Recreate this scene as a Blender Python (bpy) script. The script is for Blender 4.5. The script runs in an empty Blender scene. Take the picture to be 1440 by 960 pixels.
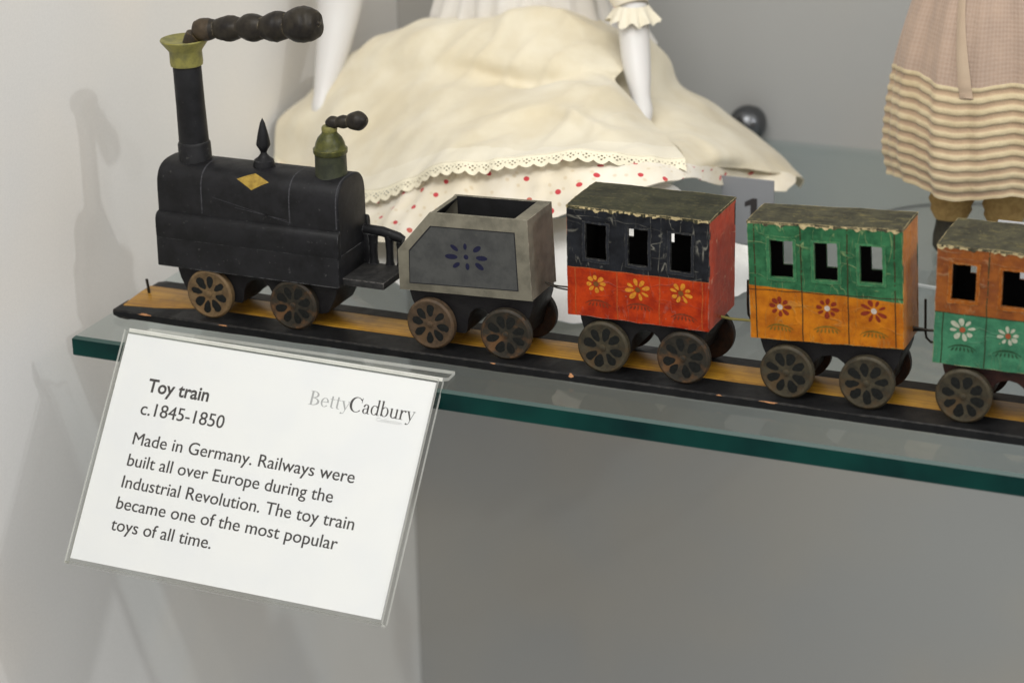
import bpy, bmesh, math, random
from mathutils import Vector, Matrix, noise

# ------------------------------------------------------------------ camera, world, lights
SC = bpy.context.scene
COL = SC.collection
MM = 0.001
cam = bpy.data.cameras.new('camera')
camo = bpy.data.objects.new('camera', cam)
COL.objects.link(camo)
cam.sensor_width = 23.5
cam.lens = 3472.4 / 1440 * 23.5
cam.clip_start = 0.01
cam.clip_end = 50
R_ = Vector((0.92030737, 0.39077354, -0.01817631))
U_ = Vector((-0.12563287, 0.3392403, 0.93227271))
F_ = Vector((-0.37047364, 0.85569391, -0.36129935))
CP = Vector((571.803, -839.520, 380.566)) * MM
camo.matrix_world = Matrix(((R_.x, U_.x, -F_.x, CP.x), (R_.y, U_.y, -F_.y, CP.y), (R_.z, U_.z, -F_.z, CP.z), (0, 0, 0, 1)))
cam.dof.use_dof = True
cam.dof.focus_distance = 1.022
cam.dof.aperture_fstop = 7.0
SC.camera = camo

W = bpy.data.worlds.new('World')
SC.world = W
W.use_nodes = True
W.node_tree.nodes['Background'].inputs[0].default_value = (1.0, 0.99, 0.975, 1)
W.node_tree.nodes['Background'].inputs[1].default_value = 0.42

SC.view_settings.view_transform = 'Standard'
SC.view_settings.look = 'None'
SC.view_settings.exposure = 0
SC.view_settings.gamma = 1
SC.cycles.max_bounces = 10
SC.cycles.transparent_max_bounces = 24
SC.cycles.caustics_reflective = False
SC.cycles.caustics_refractive = False


def area(name, loc, target, sx, sy, watts, col, shape='RECTANGLE'):
    l = bpy.data.lights.new(name, 'AREA')
    l.shape = shape
    l.size = sx
    l.size_y = sy
    l.energy = watts
    l.color = col
    o = bpy.data.objects.new(name, l)
    COL.objects.link(o)
    o.location = Vector(loc) * MM
    d = (Vector(target) - Vector(loc))
    o.rotation_euler = d.to_track_quat('-Z', 'Y').to_euler()
    return o


area('key_spot_lamp', (1500, -385, 985), (150, 60, 40), 0.035, 0.035, 4.0, (0.96, 0.985, 1.0), 'DISK')
area('second_spot_lamp', (1420, -560, 1080), (150, 60, 40), 0.03, 0.03, 1.0, (0.96, 0.98, 1.0), 'DISK')
area('side_fill_lamp', (1250, -420, 1250), (100, 100, 0), 1.6, 1.4, 4.6, (1.0, 0.97, 0.925))  # broad soft fill, added to lighten the left wall
area('front_fill_lamp', (640, -1400, 760), (150, 60, 0), 1.6, 1.2, 6.5, (1.0, 0.985, 0.965))  # added front fill; its wall shadows fall hidden behind the train
area('front_ceiling_lamp', (260, -800, 1250), (200, 60, 0), 0.9, 0.6, 11.5, (1.0, 0.985, 0.96))
area('top_fill_lamp', (180, -60, 900), (170, 120, 0), 0.9, 0.30, 1.0, (1.0, 0.97, 0.90))  # overhead fill, added for the surfaces that face up


# ------------------------------------------------------------------ node helpers
def lin(r, g, b):
    f = lambda c: (c / 255 / 12.92) if c / 255 <= 0.04045 else ((c / 255 + 0.055) / 1.055) ** 2.4
    return (f(r), f(g), f(b), 1)


class NT:
    def __init__(self, name):
        self.m = bpy.data.materials.new(name)
        self.m.use_nodes = True
        self.t = self.m.node_tree
        self.t.nodes.clear()
        self.out = self.t.nodes.new('ShaderNodeOutputMaterial')

    def n(self, typ, **kw):
        nd = self.t.nodes.new('ShaderNode' + typ)
        for k, v in kw.items():
            if k.startswith('_'):
                setattr(nd, k[1:], v)
            else:
                key = int(k[1:]) if k[0] == 'i' and k[1:].isdigit() else k.replace('__', ' ')
                s = nd.inputs[key]
                if hasattr(v, 'is_output'):
                    self.t.links.new(v, s)
                else:
                    s.default_value = v
        return nd

    def math(self, op, a, b=0.0, c=None, clamp=False):
        kw = dict(i0=a, i1=b)
        if c is not None:
            kw['i2'] = c
        return self.n('Math', _operation=op, _use_clamp=clamp, **kw).outputs[0]

    def mix(self, f, a, b, mode='MIX'):
        nd = self.t.nodes.new('ShaderNodeMix')
        nd.data_type = 'RGBA'
        nd.blend_type = mode
        for idx, v in ((0, f), (6, a), (7, b)):
            if hasattr(v, 'is_output'):
                self.t.links.new(v, nd.inputs[idx])
            else:
                nd.inputs[idx].default_value = v
        return nd.outputs[2]

    def ramp(self, f, a, b):
        return self.n('MapRange', _interpolation_type='SMOOTHSTEP', Value=f, From__Min=a, From__Max=b).outputs[0]

    def obj(self):
        return self.n('TexCoord').outputs['Object']

    def noise(self, scale, detail=4, rough=0.55, vec=None, dist=0.0):
        return self.n('TexNoise', Vector=vec if vec is not None else self.obj(), Scale=scale, Detail=detail, Roughness=rough, Distortion=dist).outputs[0]

    def bump(self, h, strength=0.3, dist=0.0003, normal=None):
        kw = dict(Height=h, Strength=strength, Distance=dist)
        if normal is not None:
            kw['Normal'] = normal
        return self.n('Bump', **kw).outputs[0]

    def edge(self, radius=0.0005, gain=6.0):
        b = self.n('Bevel', _samples=6, Radius=radius).outputs[0]
        g = self.n('NewGeometry').outputs['Normal']
        d = self.n('VectorMath', _operation='DOT_PRODUCT', i0=b, i1=g).outputs['Value']
        return self.math('MULTIPLY', self.math('SUBTRACT', 1.0, d), gain, clamp=True)

    def principled(self, **kw):
        p = self.n('BsdfPrincipled', **kw)
        self.t.links.new(p.outputs[0], self.out.inputs[0])
        return p


def painted(name, col, col2=None, rough=0.5, nscale=160, wear=None, wear_amt=0.6, wear_r=0.0005, bump=0.45, speck=None, spec=0.20):
    g = NT(name)
    col2 = col2 or tuple(c * 0.6 for c in col[:3]) + (1,)
    c = g.mix(g.ramp(g.noise(nscale, 6, 0.65), 0.35, 0.68), col, col2)
    if speck:
        v = g.noise(nscale * 4.5, 3, 0.6)
        c = g.mix(g.math('MULTIPLY', g.ramp(v, 0.66, 0.74), 0.7), c, speck)
    if wear:
        e = g.math('MULTIPLY', g.edge(wear_r), g.ramp(g.noise(nscale * 2.5, 4, 0.7), 0.42, 0.62))
        c = g.mix(g.math('MULTIPLY', e, wear_amt), c, wear)
    r = g.math('ADD', g.math('MULTIPLY', g.noise(nscale * 1.7, 4), 0.3), rough - 0.15)
    g.principled(Base__Color=c, Roughness=r, Specular__IOR__Level=spec, Normal=g.bump(g.noise(nscale * 3, 5, 0.7), bump, 0.0002))
    return g.m


def flat(name, col, rough=0.6, var=0.25, nscale=900, metal=0.0):
    g = NT(name)
    c = g.mix(g.ramp(g.noise(nscale, 4, 0.6), 0.3, 0.75), col, tuple(x * (1 - var) for x in col[:3]) + (1,))
    g.principled(Base__Color=c, Roughness=rough, Metallic=metal, Specular__IOR__Level=0.15)
    return g.m


def glassy(name, tint, rough=0.02, ior=1.45):
    g = NT(name)
    t = g.n('BsdfTransparent', Color=tint)
    gl = g.n('BsdfGlossy', Color=(1, 1, 1, 1), Roughness=rough)
    fc_ = g.n('LayerWeight', Blend=0.5).outputs['Facing']
    f = g.math('ADD', g.math('MULTIPLY', g.math('POWER', fc_, 4.0), ior), 0.03)
    mx = g.n('MixShader', Fac=f)
    g.t.links.new(t.outputs[0], mx.inputs[1])
    g.t.links.new(gl.outputs[0], mx.inputs[2])
    g.t.links.new(mx.outputs[0], g.out.inputs[0])
    return g.m


# ------------------------------------------------------------------ mesh helpers (world millimetres)
class MB:
    def __init__(self):
        self.v = []
        self.f = []
        self.m = []
        self.uv = {}

    def add(self, vs, fs, mat=0, uvs=None):
        o = len(self.v)
        self.v += [Vector(p) for p in vs]
        for k, f in enumerate(fs):
            if uvs:
                self.uv[len(self.f)] = [uvs[i] for i in f]
            self.f.append(tuple(i + o for i in f))
            self.m.append(mat[k] if isinstance(mat, (list, tuple)) else mat)
        return self

    def from_bm(self, bm, mat=0):
        bm.verts.index_update()
        self.add([v.co.copy() for v in bm.verts], [[v.index for v in f.verts] for f in bm.faces], mat)
        bm.free()
        return self

    def box(self, x0, x1, y0, y1, z0, z1, bevel=0.0, mat=0, seg=2):
        bm = bmesh.new()
        vs = [bm.verts.new((x, y, z)) for x in (x0, x1) for y in (y0, y1) for z in (z0, z1)]
        for q in ((0, 1, 3, 2), (4, 6, 7, 5), (0, 4, 5, 1), (2, 3, 7, 6), (0, 2, 6, 4), (1, 5, 7, 3)):
            bm.faces.new([vs[i] for i in q])
        bmesh.ops.recalc_face_normals(bm, faces=bm.faces)
        if bevel:
            bmesh.ops.bevel(bm, geom=list(bm.edges), offset=bevel, segments=seg, affect='EDGES', profile=0.5)
        return self.from_bm(bm, mat)

    def prism(self, poly, a, b, axis='y', bevel=0.0, mat=0, seg=2):
        """poly: 2-D outline; axis y -> (x,z) outline, axis x -> (y,z), axis z -> (x,y)"""
        def pt(p, t):
            return {'y': (p[0], t, p[1]), 'x': (t, p[0], p[1]), 'z': (p[0], p[1], t)}[axis]
        bm = bmesh.new()
        A = [bm.verts.new(pt(p, a)) for p in poly]
        B = [bm.verts.new(pt(p, b)) for p in poly]
        fa = bm.faces.new(A)
        fb = bm.faces.new(B[::-1])
        n = len(poly)
        for i in range(n):
            bm.faces.new((A[i], B[i], B[(i + 1) % n], A[(i + 1) % n]))
        bmesh.ops.recalc_face_normals(bm, faces=bm.faces)
        if bevel:
            ed = list(set(list(fa.edges) + list(fb.edges)))
            bmesh.ops.bevel(bm, geom=ed, offset=bevel, segments=seg, affect='EDGES', profile=0.5)
        bmesh.ops.triangulate(bm, faces=[f for f in bm.faces if len(f.verts) > 4])
        return self.from_bm(bm, mat)

    def lathe(self, prof, base, axis=(0, 0, 1), seg=40, mats=None, mat=0, caps=True):
        """prof: list of (r, h) along axis from base"""
        ax = Vector(axis).normalized()
        t = Vector((1, 0, 0)) if abs(ax.x) < 0.8 else Vector((0, 1, 0))
        e1 = ax.cross(t).normalized()
        e2 = ax.cross(e1).normalized()
        base = Vector(base)
        vs, fs, ms = [], [], []
        for r, h in prof:
            for k in range(seg):
                a = 2 * math.pi * k / seg
                vs.append(base + ax * h + (e1 * math.cos(a) + e2 * math.sin(a)) * r)
        for i in range(len(prof) - 1):
            for k in range(seg):
                fs.append((i * seg + k, i * seg + (k + 1) % seg, (i + 1) * seg + (k + 1) % seg, (i + 1) * seg + k))
                ms.append(mats[i] if mats else mat)
        if caps:
            fs.append(tuple(range(seg))[::-1])
            ms.append(mats[0] if mats else mat)
            fs.append(tuple((len(prof) - 1) * seg + k for k in range(seg)))
            ms.append(mats[-1] if mats else mat)
        return self.add(vs, fs, ms)

    def tube(self, pts, rad, seg=10, mat=0):
        pts = [Vector(p) for p in pts]
        rad = rad if isinstance(rad, (list, tuple)) else [rad] * len(pts)
        vs, fs = [], []
        nrm = None
        for i, p in enumerate(pts):
            d = (pts[min(i + 1, len(pts) - 1)] - pts[max(i - 1, 0)]).normalized()
            if nrm is None:
                nrm = d.cross(Vector((0.13, 0.21, 0.97))).normalized()
            nrm = (nrm - d * nrm.dot(d)).normalized()
            bn = d.cross(nrm)
            for k in range(seg):
                a = 2 * math.pi * k / seg
                vs.append(p + (nrm * math.cos(a) + bn * math.sin(a)) * rad[i])
        for i in range(len(pts) - 1):
            for k in range(seg):
                fs.append((i * seg + k, i * seg + (k + 1) % seg, (i + 1) * seg + (k + 1) % seg, (i + 1) * seg + k))
        fs.append(tuple(range(seg))[::-1])
        fs.append(tuple((len(pts) - 1) * seg + k for k in range(seg)))
        return self.add(vs, fs, mat)

    def poly(self, fn, pts, mat=0, centre=None):
        """fan-triangulated flat shape; fn maps (u,v) to a point"""
        c = centre or (sum(p[0] for p in pts) / len(pts), sum(p[1] for p in pts) / len(pts))
        vs = [fn(*c)] + [fn(*p) for p in pts]
        n = len(pts)
        return self.add(vs, [(0, 1 + i, 1 + (i + 1) % n) for i in range(n)], mat)

    def rot(self, centre, axis, ang):
        M = Matrix.Rotation(ang, 4, axis)
        c = Vector(centre)
        self.v = [c + M @ (p - c) for p in self.v]
        return self

    def build(self, name, mats, parent=None, origin=None, smooth=35):
        if origin is None:
            origin = Vector(parent['_o']) if parent is not None and '_o' in parent else Vector((0, 0, 0))
        else:
            origin = Vector(origin)
        me = bpy.data.meshes.new(name)
        me.from_pydata([(p - origin) * MM for p in self.v], [], self.f)
        for m in (mats if isinstance(mats, (list, tuple)) else [mats]):
            me.materials.append(m)
        me.polygons.foreach_set('material_index', self.m)
        if self.uv:
            ul = me.uv_layers.new(name='UVMap')
            for p in me.polygons:
                if p.index in self.uv:
                    for li, u in zip(p.loop_indices, self.uv[p.index]):
                        ul.data[li].uv = u
        me.validate()
        bm = bmesh.new()
        bm.from_mesh(me)
        bmesh.ops.recalc_face_normals(bm, faces=bm.faces)
        bm.to_mesh(me)
        bm.free()
        if smooth:
            me.polygons.foreach_set('use_smooth', [True] * len(me.polygons))
            me.set_sharp_from_angle(angle=math.radians(smooth))
        o = bpy.data.objects.new(name, me)
        COL.objects.link(o)
        if parent is not None:
            o.parent = parent
            po = Vector(TOP[parent.name]) if parent.name in TOP else Vector(ORG.get(parent.name, (0, 0, 0)))
            o.location = (origin - po) * MM
        else:
            o.location = origin * MM
        ORG[o.name] = tuple(origin)
        return o


TOP, ORG = {}, {}


def thing(name, label, cat, loc, group=None):
    o = bpy.data.objects.new(name, None)
    o.empty_display_size = 0.01
    COL.objects.link(o)
    o.location = Vector(loc) * MM
    tag(o, label, cat, group)
    TOP[o.name] = tuple(loc)
    return o


def tag(o, label, cat, group=None):
    o['label'] = label
    o['category'] = cat
    if group:
        o['group'] = group
    return o


def part(name, mb, mats, parent, label=None, smooth=35, origin=None):
    if origin is None:
        origin = TOP.get(parent.name, ORG.get(parent.name, (0, 0, 0)))
    o = mb.build(name, mats, parent, origin, smooth)
    if label:
        o['label'] = label
    return o


def structure(o):
    o['kind'] = 'structure'
    return o


def cr(p0, p1, p2, p3, t):
    return 0.5 * ((2 * p1) + (p2 - p0) * t + (2 * p0 - 5 * p1 + 4 * p2 - p3) * t * t + (3 * p1 - p0 - 3 * p2 + p3) * t ** 3)


def spline(pts, n):
    pts = [Vector(p) for p in pts]
    ext = [pts[0] * 2 - pts[1]] + pts + [pts[-1] * 2 - pts[-2]]
    out = []
    for i in range(len(pts) - 1):
        for k in range(n):
            out.append(cr(ext[i], ext[i + 1], ext[i + 2], ext[i + 3], k / n))
    out.append(pts[-1])
    return out


def cloth(rows, nu, nv, fold=None):
    """bicubic sheet through a grid of points; returns grid of points, nv steps between rows, nu between columns"""
    R = [spline(r, nu) for r in rows]
    cols = [spline([R[i][j] for i in range(len(R))], nv) for j in range(len(R[0]))]
    grid = [[cols[j][i] for j in range(len(cols))] for i in range(len(cols[0]))]
    if fold:
        grid = [[fold(p, i / (len(grid) - 1), j / (len(row) - 1)) for j, p in enumerate(row)] for i, row in enumerate(grid)]
    return grid


def sheet(mb, grid, thick=0.8, mat=0, uvscale=1.0):
    """closed thin sheet with uv in millimetres"""
    ni, nj = len(grid), len(grid[0])
    nr = [[None] * nj for _ in range(ni)]
    for i in range(ni):
        for j in range(nj):
            a = grid[min(i + 1, ni - 1)][j] - grid[max(i - 1, 0)][j]
            b = grid[i][min(j + 1, nj - 1)] - grid[i][max(j - 1, 0)]
            n = b.cross(a)
            nr[i][j] = n.normalized() if n.length > 1e-9 else Vector((0, -1, 0))
    us = [[0.0] * nj for _ in range(ni)]
    vv = [[0.0] * nj for _ in range(ni)]
    for i in range(ni):
        for j in range(1, nj):
            us[i][j] = us[i][j - 1] + (grid[i][j] - grid[i][j - 1]).length
    for j in range(nj):
        for i in range(1, ni):
            vv[i][j] = vv[i - 1][j] + (grid[i][j] - grid[i - 1][j]).length
    vs = [p for r in grid for p in r] + [grid[i][j] - nr[i][j] * thick for i in range(ni) for j in range(nj)]
    uv = [(us[i][j] * uvscale, vv[i][j] * uvscale) for i in range(ni) for j in range(nj)] * 2
    N = ni * nj
    fs = []
    for i in range(ni - 1):
        for j in range(nj - 1):
            q = (i * nj + j, i * nj + j + 1, (i + 1) * nj + j + 1, (i + 1) * nj + j)
            fs.append(q)
            fs.append(tuple(k + N for k in q[::-1]))
    bd = [(0, j) for j in range(nj)] + [(i, nj - 1) for i in range(1, ni)] + [(ni - 1, j) for j in range(nj - 2, -1, -1)] + [(i, 0) for i in range(ni - 2, 0, -1)]
    for k in range(len(bd)):
        a = bd[k][0] * nj + bd[k][1]
        b = bd[(k + 1) % len(bd)][0] * nj + bd[(k + 1) % len(bd)][1]
        fs.append((a, a + N, b + N, b))
    return mb.add(vs, fs, mat, uv)


# ------------------------------------------------------------------ setting: case walls
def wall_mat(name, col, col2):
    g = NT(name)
    c = g.mix(g.ramp(g.noise(8, 2, 0.5), 0.38, 0.62), col, col2)  # warm and cool blotches paint patches of reflected light into the colour
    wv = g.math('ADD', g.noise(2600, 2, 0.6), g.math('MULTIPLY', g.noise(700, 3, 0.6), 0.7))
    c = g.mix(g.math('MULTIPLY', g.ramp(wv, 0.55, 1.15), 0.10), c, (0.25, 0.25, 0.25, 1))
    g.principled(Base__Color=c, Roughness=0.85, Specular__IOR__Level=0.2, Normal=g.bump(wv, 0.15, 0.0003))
    return g.m


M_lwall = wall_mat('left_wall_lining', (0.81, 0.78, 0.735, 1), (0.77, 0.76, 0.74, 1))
M_bwall = wall_mat('back_wall_lining', (0.395, 0.378, 0.345, 1), (0.370, 0.368, 0.355, 1))  # darker than the left wall: the back's shade is put into this colour
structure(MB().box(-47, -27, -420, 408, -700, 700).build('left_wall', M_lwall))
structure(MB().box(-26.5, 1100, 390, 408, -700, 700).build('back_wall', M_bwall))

# ------------------------------------------------------------------ glass shelf
M_glass = glassy('shelf_glass', (0.905, 0.94, 0.94, 1), 0.04, 0.22)
g = NT('glass_edge')
nz = g.noise(25, 3)
c = g.mix(g.ramp(nz, 0.3, 0.7), (0.002, 0.018, 0.018, 1), (0.003, 0.042, 0.034, 1))
g.principled(Base__Color=c, Roughness=0.3, Specular__IOR__Level=0.12)
M_gedge = g.m
g = NT('glass_arris')
g.principled(Base__Color=(0.035, 0.07, 0.062, 1), Roughness=0.3, Specular__IOR__Level=0.5)
M_garris = g.m
shelf = MB()
x0, x1, y0, y1, zt, zb, ch = 0.0, 760.0, 1.5, 388.0, 0.0, -9.0, 1.3
ring = []
for z, i in ((zt, ch), (zt - ch * 0.9, 0), (zb + 0.5, 0), (zb, 0.5)):
    ring.append([(x0 + i, y0 + i, z), (x1 - i, y0 + i, z), (x1 - i, y1 - i, z), (x0 + i, y1 - i, z)])
vs = [p for r in ring for p in r]
fs = [(0, 1, 2, 3), (15, 14, 13, 12)]
ms = [0, 0]
for i in range(3):
    for k in range(4):
        fs.append((i * 4 + k, (i + 1) * 4 + k, (i + 1) * 4 + (k + 1) % 4, i * 4 + (k + 1) % 4))
        ms.append((2, 1, 2)[i] if k == 0 else 0)
shelf.add(vs, fs, ms)
o = shelf.build('glass_shelf', [M_glass, M_gedge, M_garris], smooth=0)
tag(o, 'clear glass shelf with thick dark green front edge carrying the toy train', 'shelf')

# ------------------------------------------------------------------ wall bolt
g = NT('bolt_metal')
g.principled(Base__Color=(0.13, 0.134, 0.14, 1), Metallic=0.9, Roughness=0.25)
M_bolt = g.m
t = thing('shelf_bolt', 'round grey metal bolt on the back wall above the rear shelf edge', 'bolt', (183.0, 390.0, 8.0))
part('bolt_head', MB().lathe([(0.01, 0.0)] + [(10.2 * math.sin(a), 10.5 * (1 - math.cos(a))) for a in [0.15 * k for k in range(1, 11)]] + [(10.0, 12.5), (8.5, 13.5)], (183, 372.0, 8.5), (0, 1, 0), 40), M_bolt, t)
part('bolt_shank', MB().lathe([(8.2, 0), (8.2, 4.4)], (183, 385.5, 8.5), (0, 1, 0), 32), M_bolt, t)

# ------------------------------------------------------------------ track
M_rail = painted('rail_black_paint', (0.010, 0.010, 0.0105, 1), (0.005, 0.005, 0.0055, 1), 0.5, 120, wear=(0.30, 0.27, 0.22, 1), wear_amt=0.35, wear_r=0.0006)
g = NT('track_wood')
v = g.n('Mapping', Vector=g.obj(), Scale=(0.05, 1, 1)).outputs[0]
gr = g.noise(420, 5, 0.6, v, 0.6)
c = g.mix(g.ramp(gr, 0.3, 0.7), (0.50, 0.26, 0.024, 1), (0.28, 0.13, 0.014, 1))
c = g.mix(g.math('MULTIPLY', g.ramp(g.noise(55, 5, 0.7), 0.45, 0.66), 0.65), c, (0.20, 0.095, 0.018, 1))
g.principled(Base__Color=c, Roughness=0.42, Normal=g.bump(gr, 0.25, 0.0003))
M_wood = g.m
M_wire = flat('dark_wire', (0.03, 0.026, 0.02, 1), 0.4, 0.3, metal=0.6)
M_chip = flat('bare_wood_chip', (0.62, 0.30, 0.14, 1), 0.7)
t = thing('toy_track', 'long black and yellow wooden toy railway track under the train', 'toy track', (230, 47, 0))


def rail(y0, y1, xl, round_=1.2, seedv=0.0):
    mb = MB()
    xs = [xl + (560 - xl) * k / 140 for k in range(141)]
    sec = [(y0, 0.35), (y0, 3.5), (y0 + 0.5, 4.0), (y1 - 0.5, 4.0), (y1, 3.5), (y1, 0.35)]
    vs, fs = [], []
    for i, x in enumerate(xs):
        f = 0.0 if i else 1.0
        for j, (y, z) in enumerate(sec):
            dy = 0.22 * noise.noise(Vector((x * 0.05, j * 0.7, seedv)))
            dz = 0.18 * noise.noise(Vector((x * 0.06, 5 + j * 0.7, seedv)))
            yy = y + dy + (1.0 if (f and y < (y0 + y1) / 2) else 0) - (1.0 if (f and y > (y0 + y1) / 2) else 0)
            zz = min(4.05, max(0.3 if z < 1 else 0, z + dz - (0.5 if (f and z > 2) else 0) + (0.8 if (f and z < 2) else 0)))
            vs.append((x, yy, zz))
    n = len(sec)
    for i in range(len(xs) - 1):
        for j in range(n):
            fs.append((i * n + j, i * n + (j + 1) % n, (i + 1) * n + (j + 1) % n, (i + 1) * n + j))
    fs.append(tuple(range(n)))
    fs.append(tuple((len(xs) - 1) * n + j for j in range(n))[::-1])
    return mb.add(vs, fs)


rb = rail(27.3, 42.5, 4.6, seedv=1.3)
rb.add([(9, 27.3, 1.0), (14, 27.2, 0.7), (13, 27.6, 0.02), (10, 27.6, 0.02), (9, 30, 1.0), (14, 30, 0.7), (13, 30, 0.02), (10, 30, 0.02)],
       [(0, 1, 2, 3), (7, 6, 5, 4), (0, 4, 5, 1), (3, 2, 6, 7), (0, 3, 7, 4), (1, 5, 6, 2)])
ro = part('rail', rb, M_rail, t)
for cx_, w_, h_, zz_ in ((222.5, 1.4, 1.0, 3.3), (307, 5.0, 0.35, 3.75), (21.5, 4.0, 0.5, 3.7), (286, 1.5, 0.3, 3.8), (61, 3, 0.3, 3.8), (188, 1.6, 0.3, 3.8)):
    pts = [(cx_ + w_ * math.cos(a) * (0.7 + 0.3 * math.sin(3 * a + cx_)), zz_ + h_ * math.sin(a)) for a in [k * math.pi / 6 for k in range(12)]]
    ch_ = MB()
    ch_.poly(lambda u, v: Vector((u, 27.02 - 0.05 * math.cos(u), v)), pts)
    part('paint_chip', ch_, M_chip, ro, smooth=0)
part('rail', rail(59.8, 68.3, 5.0, seedv=7.7), M_rail, t)
wd = MB().prism([(6.4, 34.2), (7.5, 33.2), (22, 35.5), (40, 41.0), (60, 42.4), (560, 42.4), (560, 59.9), (5.2, 59.9), (4.9, 52)], 0.4, 4.1, 'z', bevel=0.25)
part('wooden_bed', wd, M_wood, t)
part('end_pin', MB().tube([(9.6, 51.0, 3.9), (9.3, 51.0, 7.5), (8.8, 51.0, 10.6)], 0.65, 8), M_wire, t)

# ------------------------------------------------------------------ wheels
M_petal = flat('wheel_dark_paint', (0.012, 0.013, 0.012, 1), 0.6, 0.4)


def wheel_mat(name, a, b, rim):
    g = NT(name)
    p = g.obj()
    c = g.mix(g.ramp(g.noise(260, 5, 0.65), 0.35, 0.65), a, b)
    c = g.mix(g.math('MULTIPLY', g.ramp(g.noise(120, 3), 0.5, 0.7), 0.5), c, rim)
    e = g.math('MULTIPLY', g.edge(0.0005), g.ramp(g.noise(300, 3), 0.35, 0.6))
    c = g.mix(g.math('MULTIPLY', e, 0.6), c, rim)
    g.principled(Base__Color=c, Roughness=0.5, Specular__IOR__Level=0.18, Normal=g.bump(g.noise(900, 4), 0.25, 0.0002))
    return g.m


MW = [wheel_mat('wheel_tan_paint', (0.165, 0.108, 0.053, 1), (0.092, 0.061, 0.032, 1), (0.21, 0.12, 0.05, 1)),
      wheel_mat('wheel_dull_bronze', (0.060, 0.050, 0.031, 1), (0.030, 0.026, 0.018, 1), (0.11, 0.064, 0.026, 1)),
      wheel_mat('wheel_dark_bronze', (0.034, 0.029, 0.021, 1), (0.019, 0.017, 0.013, 1), (0.20, 0.095, 0.035, 1)),
      wheel_mat('wheel_rust_brown', (0.095, 0.062, 0.037, 1), (0.048, 0.034, 0.022, 1), (0.13, 0.074, 0.033, 1)),
      wheel_mat('wheel_near_black', (0.016, 0.012, 0.010, 1), (0.009, 0.008, 0.007, 1), (0.06, 0.025, 0.012, 1))]  # last entry is the darkest tone, given to the rear wheels
M_petal2 = flat('wheel_faded_paint', (0.012, 0.0125, 0.011, 1), 0.7, 0.5)


def wheel_mesh(k, seed):
    rnd = random.Random(seed)
    mb = MB()
    RR = 11.0
    mb.lathe([(RR - 0.5, 0.35), (RR, 0.8), (RR, 3.3), (RR - 0.6, 3.7)], (0, 0, 0), (0, 1, 0), 56, caps=False)
    mb.lathe([(0.01, 0.42), (8.9, 0.42), (9.2, 0.3), (RR - 0.9, 0.12), (RR - 0.5, 0.35)], (0, 0, 0), (0, 1, 0), 56, caps=False)
    mb.lathe([(0.01, 3.7), (RR - 0.6, 3.7)], (0, 0, 0), (0, 1, 0), 56, caps=False)
    mb.lathe([(1.3, 0.45), (1.2, -0.05), (0.8, -0.22), (0.01, -0.25)], (0, 0, 0), (0, 1, 0), 20, caps=False)
    for i in range(8):
        a0 = 2 * math.pi * i / 8 + rnd.uniform(-0.07, 0.07)
        r0, r1, w = 3.1 + rnd.uniform(-0.5, 0.3), 8.7 + rnd.uniform(-0.35, 0.2), 2.1 + rnd.uniform(-0.4, 0.25)
        pts = []
        for q in range(14):
            s = 2 * math.pi * q / 14
            rr = (r0 + r1) / 2 + (r1 - r0) / 2 * math.cos(s)
            ww = w * math.sin(s) * (0.55 + 0.55 * (rr - r0) / (r1 - r0))
            ww *= 1 + 0.15 * rnd.uniform(-1, 1)
            pts.append((rr, ww))
        mb.poly(lambda u, v: Vector((u * math.cos(a0) - v * math.sin(a0), 0.34, u * math.sin(a0) + v * math.cos(a0))), pts, 1, centre=((r0 + r1) / 2, 0))
    return mb


def add_wheel(parent, x, y, z, k, seed, turn=0.0, front=True, lean=0.0):
    mb = wheel_mesh(k, seed)
    o = mb.build('wheel', [MW[k], M_petal if k in (0, 3) else M_petal2], parent, (0, 0, 0))
    po = Vector(TOP[parent.name])
    o.location = (Vector((x, y, z)) - po) * MM
    o.rotation_euler = (0, turn, (0 if front else math.pi) + lean)
    ORG[o.name] = (x, y, z)
    return o


# ------------------------------------------------------------------ locomotive
M_black = painted('engine_black_paint', (0.013, 0.013, 0.0145, 1), (0.0065, 0.0065, 0.007, 1), 0.5, 110, wear=(0.20, 0.20, 0.20, 1), wear_amt=0.7, wear_r=0.0007, speck=(0.07, 0.07, 0.065, 1))
M_band = flat('grey_lining', (0.060, 0.060, 0.066, 1), 0.6, 0.6)
M_gold = painted('gold_paint', (0.36, 0.24, 0.045, 1), (0.24, 0.155, 0.03, 1), 0.45, 400)
M_chass = painted('chassis_black_paint', (0.013, 0.012, 0.012, 1), (0.008, 0.007, 0.008, 1), 0.55, 150)
M_maroon = painted('chassis_maroon_paint', (0.045, 0.018, 0.013, 1), (0.022, 0.010, 0.009, 1), 0.5, 150)
M_brass = painted('dull_brass_paint', (0.25, 0.228, 0.062, 1), (0.135, 0.130, 0.048, 1), 0.42, 170, wear=(0.5, 0.45, 0.2, 1), wear_amt=0.5)
M_olive = painted('olive_green_paint', (0.085, 0.085, 0.022, 1), (0.034, 0.038, 0.016, 1), 0.33, 220, wear=(0.36, 0.31, 0.09, 1), wear_amt=0.6, wear_r=0.0007)
M_dolive = painted('dark_olive_paint', (0.042, 0.046, 0.026, 1), (0.024, 0.027, 0.018, 1), 0.42, 200)
M_smoke = painted('smoke_dark_paint', (0.029, 0.024, 0.017, 1), (0.012, 0.010, 0.009, 1), 0.42, 180, wear=(0.22, 0.18, 0.11, 1), wear_amt=0.95, wear_r=0.0014)  # worn edge colour also paints greyish highlights along the bead ridges
M_smoke2 = painted('smoke_brown_paint', (0.060, 0.043, 0.026, 1), (0.026, 0.020, 0.015, 1), 0.45, 180, wear=(0.26, 0.19, 0.09, 1), wear_amt=0.6, wear_r=0.0011)
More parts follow.
